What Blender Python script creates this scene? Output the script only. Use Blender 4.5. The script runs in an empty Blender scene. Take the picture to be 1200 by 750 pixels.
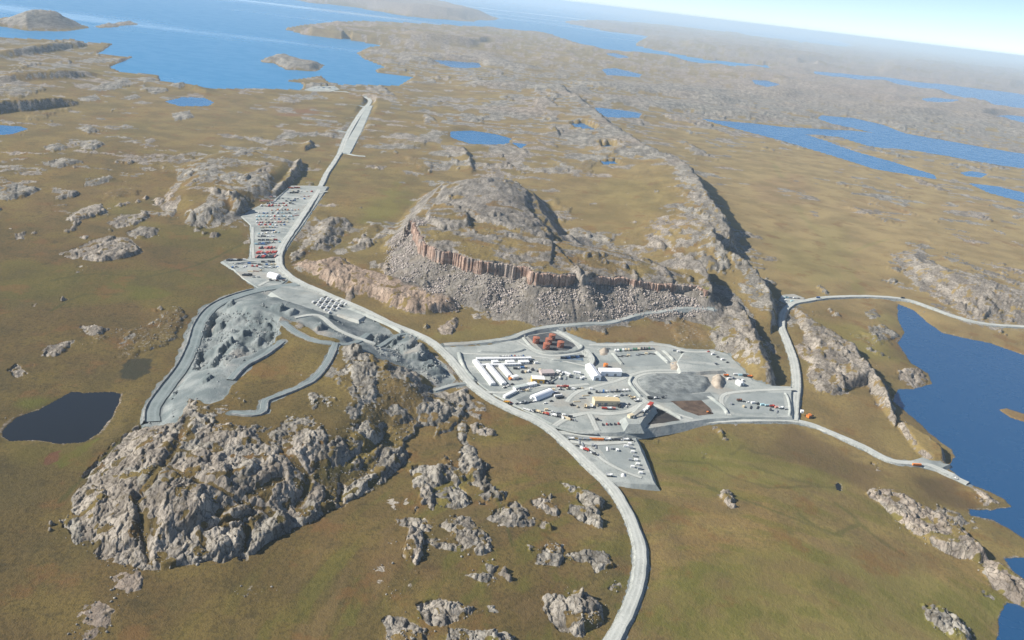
import bpy, bmesh, math, random
import numpy as np
from mathutils import Matrix, Vector

random.seed(7)
RNG = np.random.default_rng(7)
scene = bpy.context.scene
COL = scene.collection

# ------------------------------------------------------------------ camera
CAM_H, FPX = 500.0, 1000.0            # height above the camp, focal length for a 1200 px wide frame
ROLL = math.atan(0.12)
PITCH = math.atan(381.0 * math.cos(ROLL) / FPX)
cR, sR, cP, sP = math.cos(ROLL), math.sin(ROLL), math.cos(PITCH), math.sin(PITCH)
cam_data = bpy.data.cameras.new("camera")
cam_data.sensor_width, cam_data.lens = 36.0, 30.0
cam_data.clip_start, cam_data.clip_end = 1.0, 600000.0
cam = bpy.data.objects.new("camera", cam_data)
COL.objects.link(cam)
right = Vector((cR, sR * sP, sR * cP))
up = Vector((-sR, cR * sP, cR * cP))
fwd = Vector((0, cP, -sP))
M = Matrix((right, up, -fwd)).transposed().to_4x4()
M.translation = Vector((0, 0, CAM_H))
cam.matrix_world = M
scene.camera = cam

# ------------------------------------------------------------------ world, sun, exposure
SUN_EL = math.radians(33.0)
SUN_TRAVEL = math.atan2(0.10, 1.0)    # light travels along +X, a touch away from the viewer
world = bpy.data.worlds.new("World")
scene.world = world
world.use_nodes = True
wn = world.node_tree
sky = wn.nodes.new("ShaderNodeTexSky")
sky.sky_type = 'NISHITA'
sky.sun_disc = False
sky.sun_elevation = SUN_EL
sun_from = Vector((-math.cos(SUN_TRAVEL), -math.sin(SUN_TRAVEL), 0))
sky.sun_rotation = math.atan2(sun_from.x, sun_from.y)
sky.altitude = 300
sky.air_density, sky.dust_density, sky.ozone_density = 0.5, 0.0, 1.0
bg = wn.nodes["Background"]
bg.inputs[1].default_value = 0.085
wn.links.new(sky.outputs[0], bg.inputs[0])

sun_data = bpy.data.lights.new("sun", 'SUN')
sun_data.energy = 4.6
sun_data.angle = math.radians(0.53)
sun_data.color = (1.0, 0.94, 0.85)
sun = bpy.data.objects.new("sun", sun_data)
COL.objects.link(sun)
d = Vector((math.cos(SUN_TRAVEL) * math.cos(SUN_EL), math.sin(SUN_TRAVEL) * math.cos(SUN_EL), -math.sin(SUN_EL)))
sun.rotation_euler = d.to_track_quat('-Z', 'Y').to_euler()
sun.location = (-300, 900, 700)

scene.view_settings.view_transform = 'Standard'
scene.view_settings.look = 'None'
scene.view_settings.exposure = 0.80
scene.view_settings.gamma = 1.0
try:
    scene.cycles.volume_bounces = 1
    scene.cycles.max_bounces = 5
    scene.cycles.diffuse_bounces = 2
    scene.cycles.glossy_bounces = 2
    scene.cycles.use_denoising = True
    scene.cycles.caustics_reflective = False
    scene.cycles.caustics_refractive = False
except Exception:
    pass

# ------------------------------------------------------------------ small helpers
def P(px, py, z=0.0):
    """point of the photograph -> world point on the level z"""
    x = px - 600.0; y = 375.0 - py
    xr = x * cR - y * sR; yr = x * sR + y * cR
    dx, dy, dz = xr, FPX * cP + yr * sP, -FPX * sP + yr * cP
    t = (z - CAM_H) / dz
    return dx * t, dy * t

def smooth(a, b, x):
    t = np.clip((x - a) / (b - a), 0.0, 1.0)
    return t * t * (3 - 2 * t)

_perm = np.random.default_rng(11).permutation(256).astype(np.int32)
_perm = np.concatenate([_perm, _perm])
_ga = np.linspace(0, 2 * np.pi, 256, endpoint=False)
_gx = np.cos(_ga).astype(np.float32); _gy = np.sin(_ga).astype(np.float32)

def perlin(x, y, seed=0):
    x = x + seed * 17.31; y = y + seed * 9.77
    xf = np.floor(x); yf = np.floor(y)
    xi = xf.astype(np.int32) & 255; yi = yf.astype(np.int32) & 255
    fx = (x - xf).astype(np.float32); fy = (y - yf).astype(np.float32)
    u = fx * fx * fx * (fx * (fx * 6 - 15) + 10); v = fy * fy * fy * (fy * (fy * 6 - 15) + 10)
    xi1 = (xi + 1) & 255; yi1 = (yi + 1) & 255
    pa = _perm[xi]; pb = _perm[xi1]
    def g(h, dx, dy):
        return _gx[h] * dx + _gy[h] * dy
    n00 = g(_perm[pa + yi], fx, fy); n10 = g(_perm[pb + yi], fx - 1, fy)
    n01 = g(_perm[pa + yi1], fx, fy - 1); n11 = g(_perm[pb + yi1], fx - 1, fy - 1)
    a = n00 + u * (n10 - n00); b = n01 + u * (n11 - n01)
    return (a + v * (b - a)) * 1.5

def worley(x, y, seed=0):
    """cells: distance to the nearest and next seed, a random number per cell, offset from the seed"""
    xf = np.floor(x); yf = np.floor(y); xi = xf.astype(np.int32); yi = yf.astype(np.int32)
    f1 = np.full(x.shape, 9.0); f2 = np.full(x.shape, 9.0); rid = np.zeros(x.shape, np.int32); ox = np.zeros(x.shape); oy = np.zeros(x.shape)
    for a in (-1, 0, 1):
        for b in (-1, 0, 1):
            h = _perm[_perm[(xi + a + seed * 31) & 255] + ((yi + b + seed * 57) & 255)]
            dx = x - (xf + a + h / 255.0); dy = y - (yf + b + _perm[h] / 255.0)
            d = np.sqrt(dx * dx + dy * dy); n = d < f1
            f2 = np.where(n, f1, np.minimum(f2, d)); f1 = np.where(n, d, f1)
            rid = np.where(n, h, rid); ox = np.where(n, dx, ox); oy = np.where(n, dy, oy)
    return f1, f2, rid, ox, oy

def tagk(o, kind):
    o["kind"] = kind
    return o

def tag(o, label, cat, group=None):
    o["label"] = label; o["category"] = cat
    if group: o["group"] = group
    return o

def mesh_from(name, verts, faces, mat, parent=None, smooth_shade=False):
    me = bpy.data.meshes.new(name)
    me.from_pydata([tuple(v) for v in verts], [], faces)
    me.update()
    if smooth_shade:
        me.polygons.foreach_set("use_smooth", [True] * len(me.polygons))
    if mat: me.materials.append(mat)
    o = bpy.data.objects.new(name, me)
    COL.objects.link(o)
    if parent: o.parent = parent
    return o

def catmull(pts, step):
    pts = [np.array(p, float) for p in pts]
    out = []
    n = len(pts)
    for i in range(n - 1):
        p0 = pts[max(i - 1, 0)]; p1 = pts[i]; p2 = pts[i + 1]; p3 = pts[min(i + 2, n - 1)]
        L = np.linalg.norm((p2 - p1)[:2]); k = max(1, int(L / step))
        for j in range(k):
            t = j / k
            out.append(0.5 * ((2 * p1) + (-p0 + p2) * t + (2 * p0 - 5 * p1 + 4 * p2 - p3) * t * t + (-p0 + 3 * p1 - 3 * p2 + p3) * t ** 3))
    out.append(pts[-1])
    return np.array(out)

# ------------------------------------------------------------------ base relief: gentle ground through known levels
CTRL = [(600,435,-1),(520,410,-1),(740,450,-1),(850,470,-2),(640,385,4),(740,370,5),(700,500,-3),(930,470,-5),(1050,545,-9),
 (1120,560,-13),(930,350,-3),(1010,350,-9),(1150,380,-10),(900,560,-6),(1000,600,-8),(1140,690,-12),(800,600,-7),(775,540,-12.5),(760,530,-12),(760,578,-4.5),(725,578,-3),(785,565,-9),(765,580,-8),(900,720,-6),
 (700,620,-2),(740,740,-3),(600,540,0),(560,650,3),(450,700,2),(300,700,-2),(150,700,-5),(40,600,-9),(75,490,-9.5),(30,420,-8),
 (150,400,-8),(200,340,-6),(100,320,-8),(300,320,-2),(340,270,-4),(250,300,-6),(375,210,-8),(410,170,-14),(435,115,-22),
 (250,150,-18),(100,200,-12),(50,150,-18),(20,100,-22),(100,70,-26),(300,106,-27),(480,104,-26),(400,106,-27),(455,68,-25),(560,60,-18),
 (600,100,0),(500,130,-14),(480,200,-4),(440,250,2),(460,320,4),(650,120,12),(700,190,16),(570,165,4),(760,230,14),(640,170,10),
 (960,250,-10),(900,210,-10),(820,150,-10),(1000,300,-10),(1100,300,-6),(1180,260,-9),(1050,230,-11),(860,120,-4),(800,100,-8),
 (780,88,-20),(950,110,0),(1100,140,2),(1180,160,0),(1000,170,-11.5),(1150,195,-11.5),(1000,95,-18),(850,60,-15),(1150,80,-10),(880,160,-10),
 (390,350,-1),(460,385,-1)]
_cp = []
for px, py, z in CTRL:
    x, y = P(px, py, z); _cp.append((x / y, 0.55 * math.log(y), z))
_cp = np.array(_cp)

def base0(x, y):
    x = np.asarray(x, np.float64); y = np.asarray(y, np.float64)
    yy = np.maximum(y, 250.0)
    u = np.clip(x / yy, -1.3, 1.3); l = 0.55 * np.log(yy)
    num = np.zeros_like(u); den = np.zeros_like(u)
    for cu, cl, cz in _cp:
        w = 1.0 / ((u - cu) ** 2 + (l - cl) ** 2 + 0.0025) ** 2
        num += w * cz; den += w
    return num / den

# ------------------------------------------------------------------ signed distances
def poly_dist(poly, x, y):
    """distance to the polygon edge, positive inside"""
    inside = np.zeros(x.shape, bool); d2 = np.full(x.shape, 1e18)
    n = len(poly)
    for i in range(n):
        x1, y1 = poly[i]; x2, y2 = poly[(i + 1) % n]
        ex, ey = x2 - x1, y2 - y1
        L = ex * ex + ey * ey + 1e-9
        t = np.clip(((x - x1) * ex + (y - y1) * ey) / L, 0, 1)
        dx = x - (x1 + t * ex); dy = y - (y1 + t * ey)
        d2 = np.minimum(d2, dx * dx + dy * dy)
        if abs(ey) > 1e-9:
            c = ((y1 > y) != (y2 > y)) & (x < ex * (y - y1) / ey + x1)
            inside ^= c
    d = np.sqrt(d2)
    return np.where(inside, d, -d)

def line_dist(line, x, y):
    """distance to a polyline, signed side (positive = right of travel), index along, end flag"""
    best = np.full(x.shape, 1e18); side = np.zeros(x.shape); val = np.zeros(x.shape); over = np.zeros(x.shape)
    n = len(line) - 1
    for i in range(n):
        x1, y1 = line[i][:2]; x2, y2 = line[i + 1][:2]
        ex, ey = x2 - x1, y2 - y1
        L = ex * ex + ey * ey + 1e-9
        t0 = ((x - x1) * ex + (y - y1) * ey) / L
        t = np.clip(t0, 0, 1)
        dx = x - (x1 + t * ex); dy = y - (y1 + t * ey)
        d2 = dx * dx + dy * dy
        m = d2 < best
        best = np.where(m, d2, best)
        side = np.where(m, np.sign(ex * (y - y1) - ey * (x - x1)), side)
        val = np.where(m, i + t, val)
        ov = np.zeros(x.shape)
        if i == 0: ov = np.maximum(ov, -t0 * math.sqrt(L))
        if i == n - 1: ov = np.maximum(ov, (t0 - 1) * math.sqrt(L))
        over = np.where(m, np.maximum(ov, 0), over)
    return np.sqrt(best), -side, val, over

# ------------------------------------------------------------------ lakes and the bay (outlines in photo points, level)
def PL(pts, z=0.0):
    return np.array([P(a, b, z) for a, b in pts])

SEA_Z = -30.0
SEA_PX = [(-420,-20),(-200,20),(0,44.5),(40,46),(68,47),(84,46),(100,50),(132,51),(119,60),(112,63),(155,67),(142,72),(127,79),(142,85),
 (185,88.5),(187,96),(203,98),(225,103),(243,104.5),(300,104),(354.5,105.5),(356,98),(335,95),(376,89.5),(384,96),(399,99.5),(467,101),
 (487,90),(444,85),(440,83),(452,78.5),(427,68.4),(419,62),(432,55.7),(449.5,53.7),(409,45.6),(358,40.5),(333,33.5),(358,29.5),(419,25),
 (480,27),(553,31.5),(600,36.5),(651,43),(686,54.5),(722,60.8),(757,64.6),(820,74.7),(900,80.5),(905,78),(900,76.5),(828,69.7),(762,57),
 (744,52),(762,42),(722,38),(690,32),(668,27.5),(662,25),(700,23.5),(777,29),(818,34.5),(870,40),(900,45),(940,50),(988,55),(1004,53.5),
 (985,48),(960,43.5)]
SEA = np.vstack([PL(SEA_PX, SEA_Z), [(32000, 110000), (-200000, 180000), (-200000, 8000)]])
SEA_ISLES = [  # outline, height, edge width
 ([(305,72),(315,67),(333,66.4),(363,73.5),(381,76),(371,83.6),(333,81),(320,73.5)], 22, 60),
 ([(-80,22),(-20,28),(0,24),(12,21),(33,18),(63,21),(104,32),(76,35.5),(33,36),(0,31),(-60,34)], 85, 220),
 ([(108,32),(120,29),(134,28),(140,26),(160,27),(162,28.5),(145,30),(125,32)], 26, 90),
 ([(300,-22),(350,1.5),(414,8),(477,19),(553,25),(582,23.5),(574,18),(520,5),(430,-9)], 150, 700),
 ([(640,40.0),(645,41.0),(650,41.0),(645,40.2)], 6, 40),
]
LAKES = [  # label words, level, outline
 (-14.0, [(1052,356),(1072,364),(1086,377),(1104,390),(1130,396),(1160,402),(1200,416),(1320,450),(1500,560),(1500,720),(1330,690),(1200,631),(1180,618),(1162,609),
   (1138,604),(1136,597),(1160,598),(1186,594),(1178,586),(1164,578),(1134,566),(1120,556),(1110,548),(1120,536),(1114,526),(1100,516),(1088,507),
   (1080,498),(1056,478),(1046,470),(1052,456),(1068,456),(1092,450),(1088,438),(1068,426),(1052,402),(1060,390),(1052,374)]),
 (-10.0, [(2.5,510.7),(4,503),(20,488.5),(44,481),(66,469),(84,459),(99,460.5),(123,459),(143,461),(138,473),(133,486),(116,508),(99,518),(74,520.6),(44,516),(10,517)]),
 (-12.0, [(820,139),(880,144.5),(920,149),(952,150.5),(1000,153),(1023,155.5),(1000,150),(975,145),(958,139),(962,135),(1000,138),(1035,146),(1060,156),
   (1100,163),(1150,172),(1200,180.5),(1260,190),(1300,205),(1260,203),(1200,197),(1160,192),(1110,182.5),(1062,175),(1021,172),(983,160),(942,157),(970,166),(985,172),
   (1010,180),(1040,188),(1095,205),(1098,210),(1025,198),(970,180.5),(910,163),(860,150)]),
 (-12.0, [(1135,215),(1170,219),(1200,226),(1260,240),(1260,250),(1200,237),(1160,226)]),
 (-11.5, [(1125,202),(1140,200.5),(1158,204),(1150,208),(1132,206)]),
 (-20.0, [(953,83.6),(1001,87),(1042,91),(1077,96),(1128,101),(1200,110.5),(1280,122),(1280,140),(1200,127),(1166,123),(1128,114),(1062,100),(1037,97),(958,89)]),
 (-4.0, [(1080,116),(1095,114.5),(1125,117),(1112,120),(1088,119.5)]),
 (-4.0, [(1160,137),(1180,134.5),(1230,140),(1230,147),(1180,142)]),
 (-6.0, [(881,93),(900,94.5),(914,99),(900,102),(884,98)]),
 (-22.0, [(505,69.7),(530,71),(561,73.5),(565,79),(545,80),(528,78.5),(516,74)]),
 (-1.0, [(528,154),(553,153),(580,157),(599,162),(596,169),(575,169.5),(551,168.5),(528,161)]),
 (-20.0, [(192.5,119),(215,114),(238,115),(252,120),(243,124),(210,124)]),
 (-18.0, [(-25,148),(0,147),(23,148),(32,151),(15,157),(0,158),(-25,157)]),
 (-14.0, [(705,81),(721.6,80),(752,87.4),(749,90.5),(711.5,88)]),
 (-20.0, [(708,63),(720,62),(739,67),(725,68)]),
 (1.0, [(696,125.5),(719,128),(752,133),(749.5,137.5),(711.5,137.5),(701,132)]),
 (10.0, [(667,144.5),(683.6,144),(701,152),(694,155),(673.5,150)]),
 (14.0, [(702,169),(719,171),(721,175.5),(706,175)]),
 (3.0, [(599,167),(618,169),(610,174)]),
 (15.0, [(702.5,189),(720,188.5),(728,194.5),(707,193.5)]),
 (-12.5, [(1177,655),(1188,653),(1215,655),(1215,690),(1196,676),(1186,668)]),
 (-13.0, [(1179,706),(1192,708),(1240,735),(1240,800),(1160,800),(1170,740),(1171,722)]),
 (-8.6, [(979,568),(983,566.5),(986,569),(985,575),(981,575)]),
]
LAKES = [(z, PL(p, z)) for z, p in LAKES]
SPIT = PL([(1170,480),(1180,478.5),(1200,485),(1215,492),(1200,494.5),(1184,489.5)], -14.0)

# ------------------------------------------------------------------ hills
HILLS = []     # functions adding to the smooth relief: each (bbox, fn(x, y) -> height)
def add_hill(bbox, fn): HILLS.append((bbox, fn))
def bbox_of(pts, m):
    a = np.array(pts)[:, :2]
    return a[:, 0].min() - m, a[:, 0].max() + m, a[:, 1].min() - m, a[:, 1].max() + m

def smooth_z(x, y):
    """smooth relief without rock detail"""
    x = np.atleast_1d(np.asarray(x, float)); y = np.atleast_1d(np.asarray(y, float))
    z = base0(x, y)
    for lz, lp in LAKES:
        W = max(45.0, 0.03 * np.hypot(*lp.mean(0)))
        b = bbox_of(lp, W)
        m = (x > b[0]) & (x < b[1]) & (y > b[2]) & (y < b[3])
        if m.any():
            dd = poly_dist(lp, x[m], y[m]); out = np.maximum(-dd, 0)
            w = (1 - np.clip(out / W, 0, 1)) ** 1.5
            z[m] = z[m] * (1 - w) + (lz + 0.3 + 0.03 * out) * w
    h = np.zeros_like(z)
    for b, fn in HILLS:
        m = (x > b[0]) & (x < b[1]) & (y > b[2]) & (y < b[3])
        if m.any(): h[m] = np.maximum(h[m], fn(x[m], y[m]))
    return z + h

def G(px, py):
    """photo point -> world point on the smooth relief"""
    z = 0.0
    for _ in range(14):
        x, y = P(px, py, z)
        z = 0.5 * z + 0.5 * float(smooth_z(x, y)[0])
    x, y = P(px, py, z)
    return x, y, z

def GP(pts):
    return np.array([G(a, b)[:2] for a, b in pts])

def hill_poly(poly, h, edge, tilt=0.0):
    b = bbox_of(poly, 5)
    x0, x1 = poly[:, 0].min(), poly[:, 0].max()
    def fn(x, y):
        d = poly_dist(poly, x, y)
        return h * smooth(0, edge, d) * (1 - tilt + tilt * np.clip((x - x0) / (x1 - x0), 0, 1))
    add_hill(b, fn)

def hill_scarp(line, hs, wl, wr, ends=60.0, flip=1):
    """crest polyline: gentle (wl) on one side, steep (wr) on the left of travel (on the right with flip=-1)"""
    line = np.array(line); hs = np.array(hs, float)
    b = bbox_of(line, max(wl, wr) + ends)
    def fn(x, y):
        jit = 9 * perlin(x / 45, y / 45, 3) + 4 * perlin(x / 14, y / 14, 5)
        dd, side, val, over = line_dist(line, x, y)
        hh = np.interp(val, np.arange(len(hs)), hs)
        s = -dd * side * flip + jit             # positive on the steep side
        prof = np.where(s > 0, 1 - smooth(0, wr, s), (1 - np.clip(-s / wl, 0, 1)) ** 1.6)
        return hh * prof * (1 - smooth(0, ends, over))
    add_hill(b, fn)

# the mesa: talus apron, basalt cliff, stepped top
MESA_Z = 66.0
CLIFF_PX = [(474,256),(483,250),(490,265),(496,279),(502,286),(516,291),(534,294),(552,300),(570,304),(592,306),(616,309),(628,316),(660,318),
            (674,316.5),(683,320),(695,317),(714,315.5),(735,315),(753,318),(772,319),(800,320),(819,321),(834,329)]
CLIFF = PL(CLIFF_PX, MESA_Z)
MESA_BACK = PL([(836,316),(820,303),(790,292),(740,276),(690,268),(662,262),(652,250),(636,230),(626,208),(600,196),(555,193.5),(520,197),(503,216),(485,240)], MESA_Z + 8)
MESA = np.vstack([CLIFF, MESA_BACK])
KNOB = PL([(520,197),(555,193),(600,195),(622,207),(620,224),(630,238),(643,250),(652,262),(640,266),(600,258),(560,246),(530,228),(507,226)], MESA_Z + 18)
STEP = PL([(520,226),(532,230),(545,243),(552,257),(549,262),(520,262),(500,250),(503,232)], MESA_Z + 6)
_nc = len(CLIFF)
def mesa_fn(x, y):
    jit = 5 * perlin(x / 30, y / 30, 8) + 2.2 * perlin(x / 8, y / 8, 9)
    d = poly_dist(MESA, x, y)
    dc, _, val, _ = line_dist(CLIFF, x, y)
    front = 1 - smooth(10, 160, dc - np.abs(d))                       # 1 where the cliff line is the nearest edge
    ch = np.interp(val, [0, 3, 6, 11, 13, 14, 15, 17, 19, _nc - 1], [14, 22, 23, 21, 18, 12, 15, 11, 10, 12])
    tal = np.interp(val, [0, 3, 12, 17, _nc - 1], [34, 38, 38, 34, 30]); tw = np.interp(val, [0, 2, 5, 12, 17, _nc - 1], [46, 60, 100, 118, 96, 70])
    dj = d + jit
    out = tal * np.clip(1 + d / tw, 0, 1) ** 1.35
    top = tal + ch * front * smooth(0.5, 3.0, dj) + (1 - front) * 14 * smooth(-10, 90, d) + 9 * smooth(5, 160, d)
    t = np.where(dj > 0.5, top, out)
    dk = poly_dist(KNOB, x, y) + jit
    t = t + 9 * smooth(-3, 7, dk) * (d > 0)
    ds = poly_dist(STEP, x, y) + jit * 0.6
    t = t + 9 * smooth(-2, 5, ds) * (1 - smooth(0, 10, dk))
    st = 4.0                                                         # ledges
    k = t / st; f = k - np.floor(k)
    led = (np.floor(k) + smooth(0.55, 1.0, f)) * st
    w = 0.3 * (d > 6)
    return t * (1 - w) + led * w
add_hill(bbox_of(MESA, 130), mesa_fn)

def L3(pts, z): return [P(a, b, z) for a, b in pts]
hill_scarp(L3([(655,100),(675,112),(696,125),(712,140),(735,155),(752,167),(772,180),(791,187),(805,199),(814,215),(828,238),(844,252),(856,271)], 36),
           [26,26,27,28,30,32,36,44,52,54,50,46,36], 330, 26)
hill_scarp(L3([(800,250),(818,259),(832,268),(838,281),(854,292),(879,301),(893,315),(907,334),(910,349)], 50), [42,52,58,56,48,42,36,30,18], 260, 28)
hill_scarp(L3([(812,297),(822,308),(831,319),(836,331)], 58), [56,58,54,44], 200, 16, 25)
# knob east of the mesa
hill_scarp(L3([(845,338),(862,350),(874,365),(884,388),(896,412),(903,428),(902,440)], 26), [19,20,21,21,20,18,12], 110, 18, 30)
# rocky hill by the quarry
RHILL = PL([(70,612),(80,578),(110,535),(150,500),(172,465),(200,430),(222,380),(255,352),(330,345),(400,368),(450,398),(520,450),(535,482),
            (522,497),(488,503),(470,540),(440,570),(400,594),(350,617),(290,648),(230,661),(175,666),(110,652)], -2)
hill_poly(RHILL, 26, 85)
# rocky ridges of the north-west
hill_poly(PL([(185,232),(206,206),(206,192),(232,178),(256,173),(300,171),(328,182),(345,186),(358,190),(352,204),(338,216),(326,228),(304,236),(293,246),(258,263),(220,259),(190,241)], 0), 20, 60, 0.3)
hill_scarp(L3([(262,228),(276,236),(286,244)], 10), [22,24,20], 60, 10, 20)
hill_scarp(L3([(352,186),(347,196),(336,210),(326,224)], 4), [16,18,16,12], 40, 10, 20)
hill_scarp(L3([(365,163),(362,168),(358,172)], -4), [12,13,9], 40, 10, 20)
# pale ridge east of the north road
K2 = PL([(340,305),(347,295),(359,276),(370,262),(387,253),(405,255),(414,264),(403,268),(400,284),(385,291),(363,292),(349,300)], 2)
hill_poly(K2, 18, 45, 0.3)
K1 = PL([(341,310),(354,304),(370,306),(384,302),(405,302),(416,311),(433,320),(452,325),(480,332),(503,341),(538,355),(540,364),(503,368),(478,366),(452,357),(438,348),(412,343),(391,336),(368,322)], 3)
hill_poly(K1, 13, 22)
# lakeside ridge, tilted slab, east slope
E1 = PL([(928,360),(935,361.5),(959,380),(981,393),(1007,412),(1018,433),(1045,458),(1056,492),(1050,497),(1034,477),(1017,449),(1001,455),(980,463),(957,458),(943,437),(950,410),(936,381)], -2)
hill_poly(E1, 17, 14, 0.75)
hill_poly(PL([(1048,496),(1060,497),(1073,503),(1092,516),(1109,530),(1112,544),(1100,548),(1070,527)], -9), 12, 10, 0.5)
F1 = PL([(1012,577),(1018,573),(1030,571),(1047,574),(1073,587),(1107,603),(1127,617),(1145,635),(1162,655),(1150,656),(1130,650),(1104,643),(1080,629),(1050,607),(1026,585)], -7)
hill_poly(F1, 13, 9, 0.7)
F2 = PL([(1158,653),(1180,663),(1200,679),(1222,700),(1230,715),(1195,706),(1172,692),(1146,667)], -9)
hill_poly(F2, 8, 9, 0.6)
EG = PL([(1043,296),(1080,289),(1100,312),(1150,330),(1215,346),(1280,360),(1280,392),(1200,377),(1130,366),(1092,345),(1062,322)], -4)
hill_poly(EG, 24, 110)
# long dark scarp of the far west and the ones along the shore
def far_scarp(pts, z, h, wl, wr, flip=-1):
    hill_scarp(L3(pts, z), [h * 0.6] + [h] * (len(pts) - 2) + [h * 0.6], wl, wr, wl * 0.7, flip)
far_scarp([(-60,128),(0,118),(40,115),(60,113),(80,111)], 10, 30, 130, 40)
far_scarp([(0,86),(35,84),(75,82),(105,79)], 5, 26, 150, 60)
far_scarp([(-10,60),(30,56),(60,52),(90,47)], 0, 30, 160, 60)
far_scarp([(200,99),(215,98),(232,101),(242,106)], -10, 16, 90, 40)
far_scarp([(926,71.5),(940,72.5),(955,74.5),(968,76.6)], -10, 80, 450, 110)
far_scarp([(652,54.5),(666,56.2),(680,58.5)], -10, 30, 200, 60)
far_scarp([(640,146),(650,148),(655,155)], 25, 16, 70, 14, 1)
far_scarp([(543,168),(549,180),(553,192)], 20, 14, 60, 14, 1)
hill_poly(PL([(345,40),(360,36),(420,35),(480,38),(540,44),(580,50),(560,56),(500,54),(440,50),(380,45)], SEA_Z), 45, 130)
hill_poly(PL([(668,26),(690,28),(730,36),(800,44),(870,56),(930,64),(930,50),(860,40),(780,30),(700,24)], SEA_Z), 50, 500)
hill_poly(PL([(792,53.5),(840,62.5),(875,68.5),(930,72.5),(990,73.5),(940,62),(860,50),(800,48)], SEA_Z), 60, 300)
hill_poly(PL([(1010,84),(1100,92),(1200,104),(1260,104),(1200,84),(1100,72),(1030,70)], -20), 55, 500)

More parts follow.
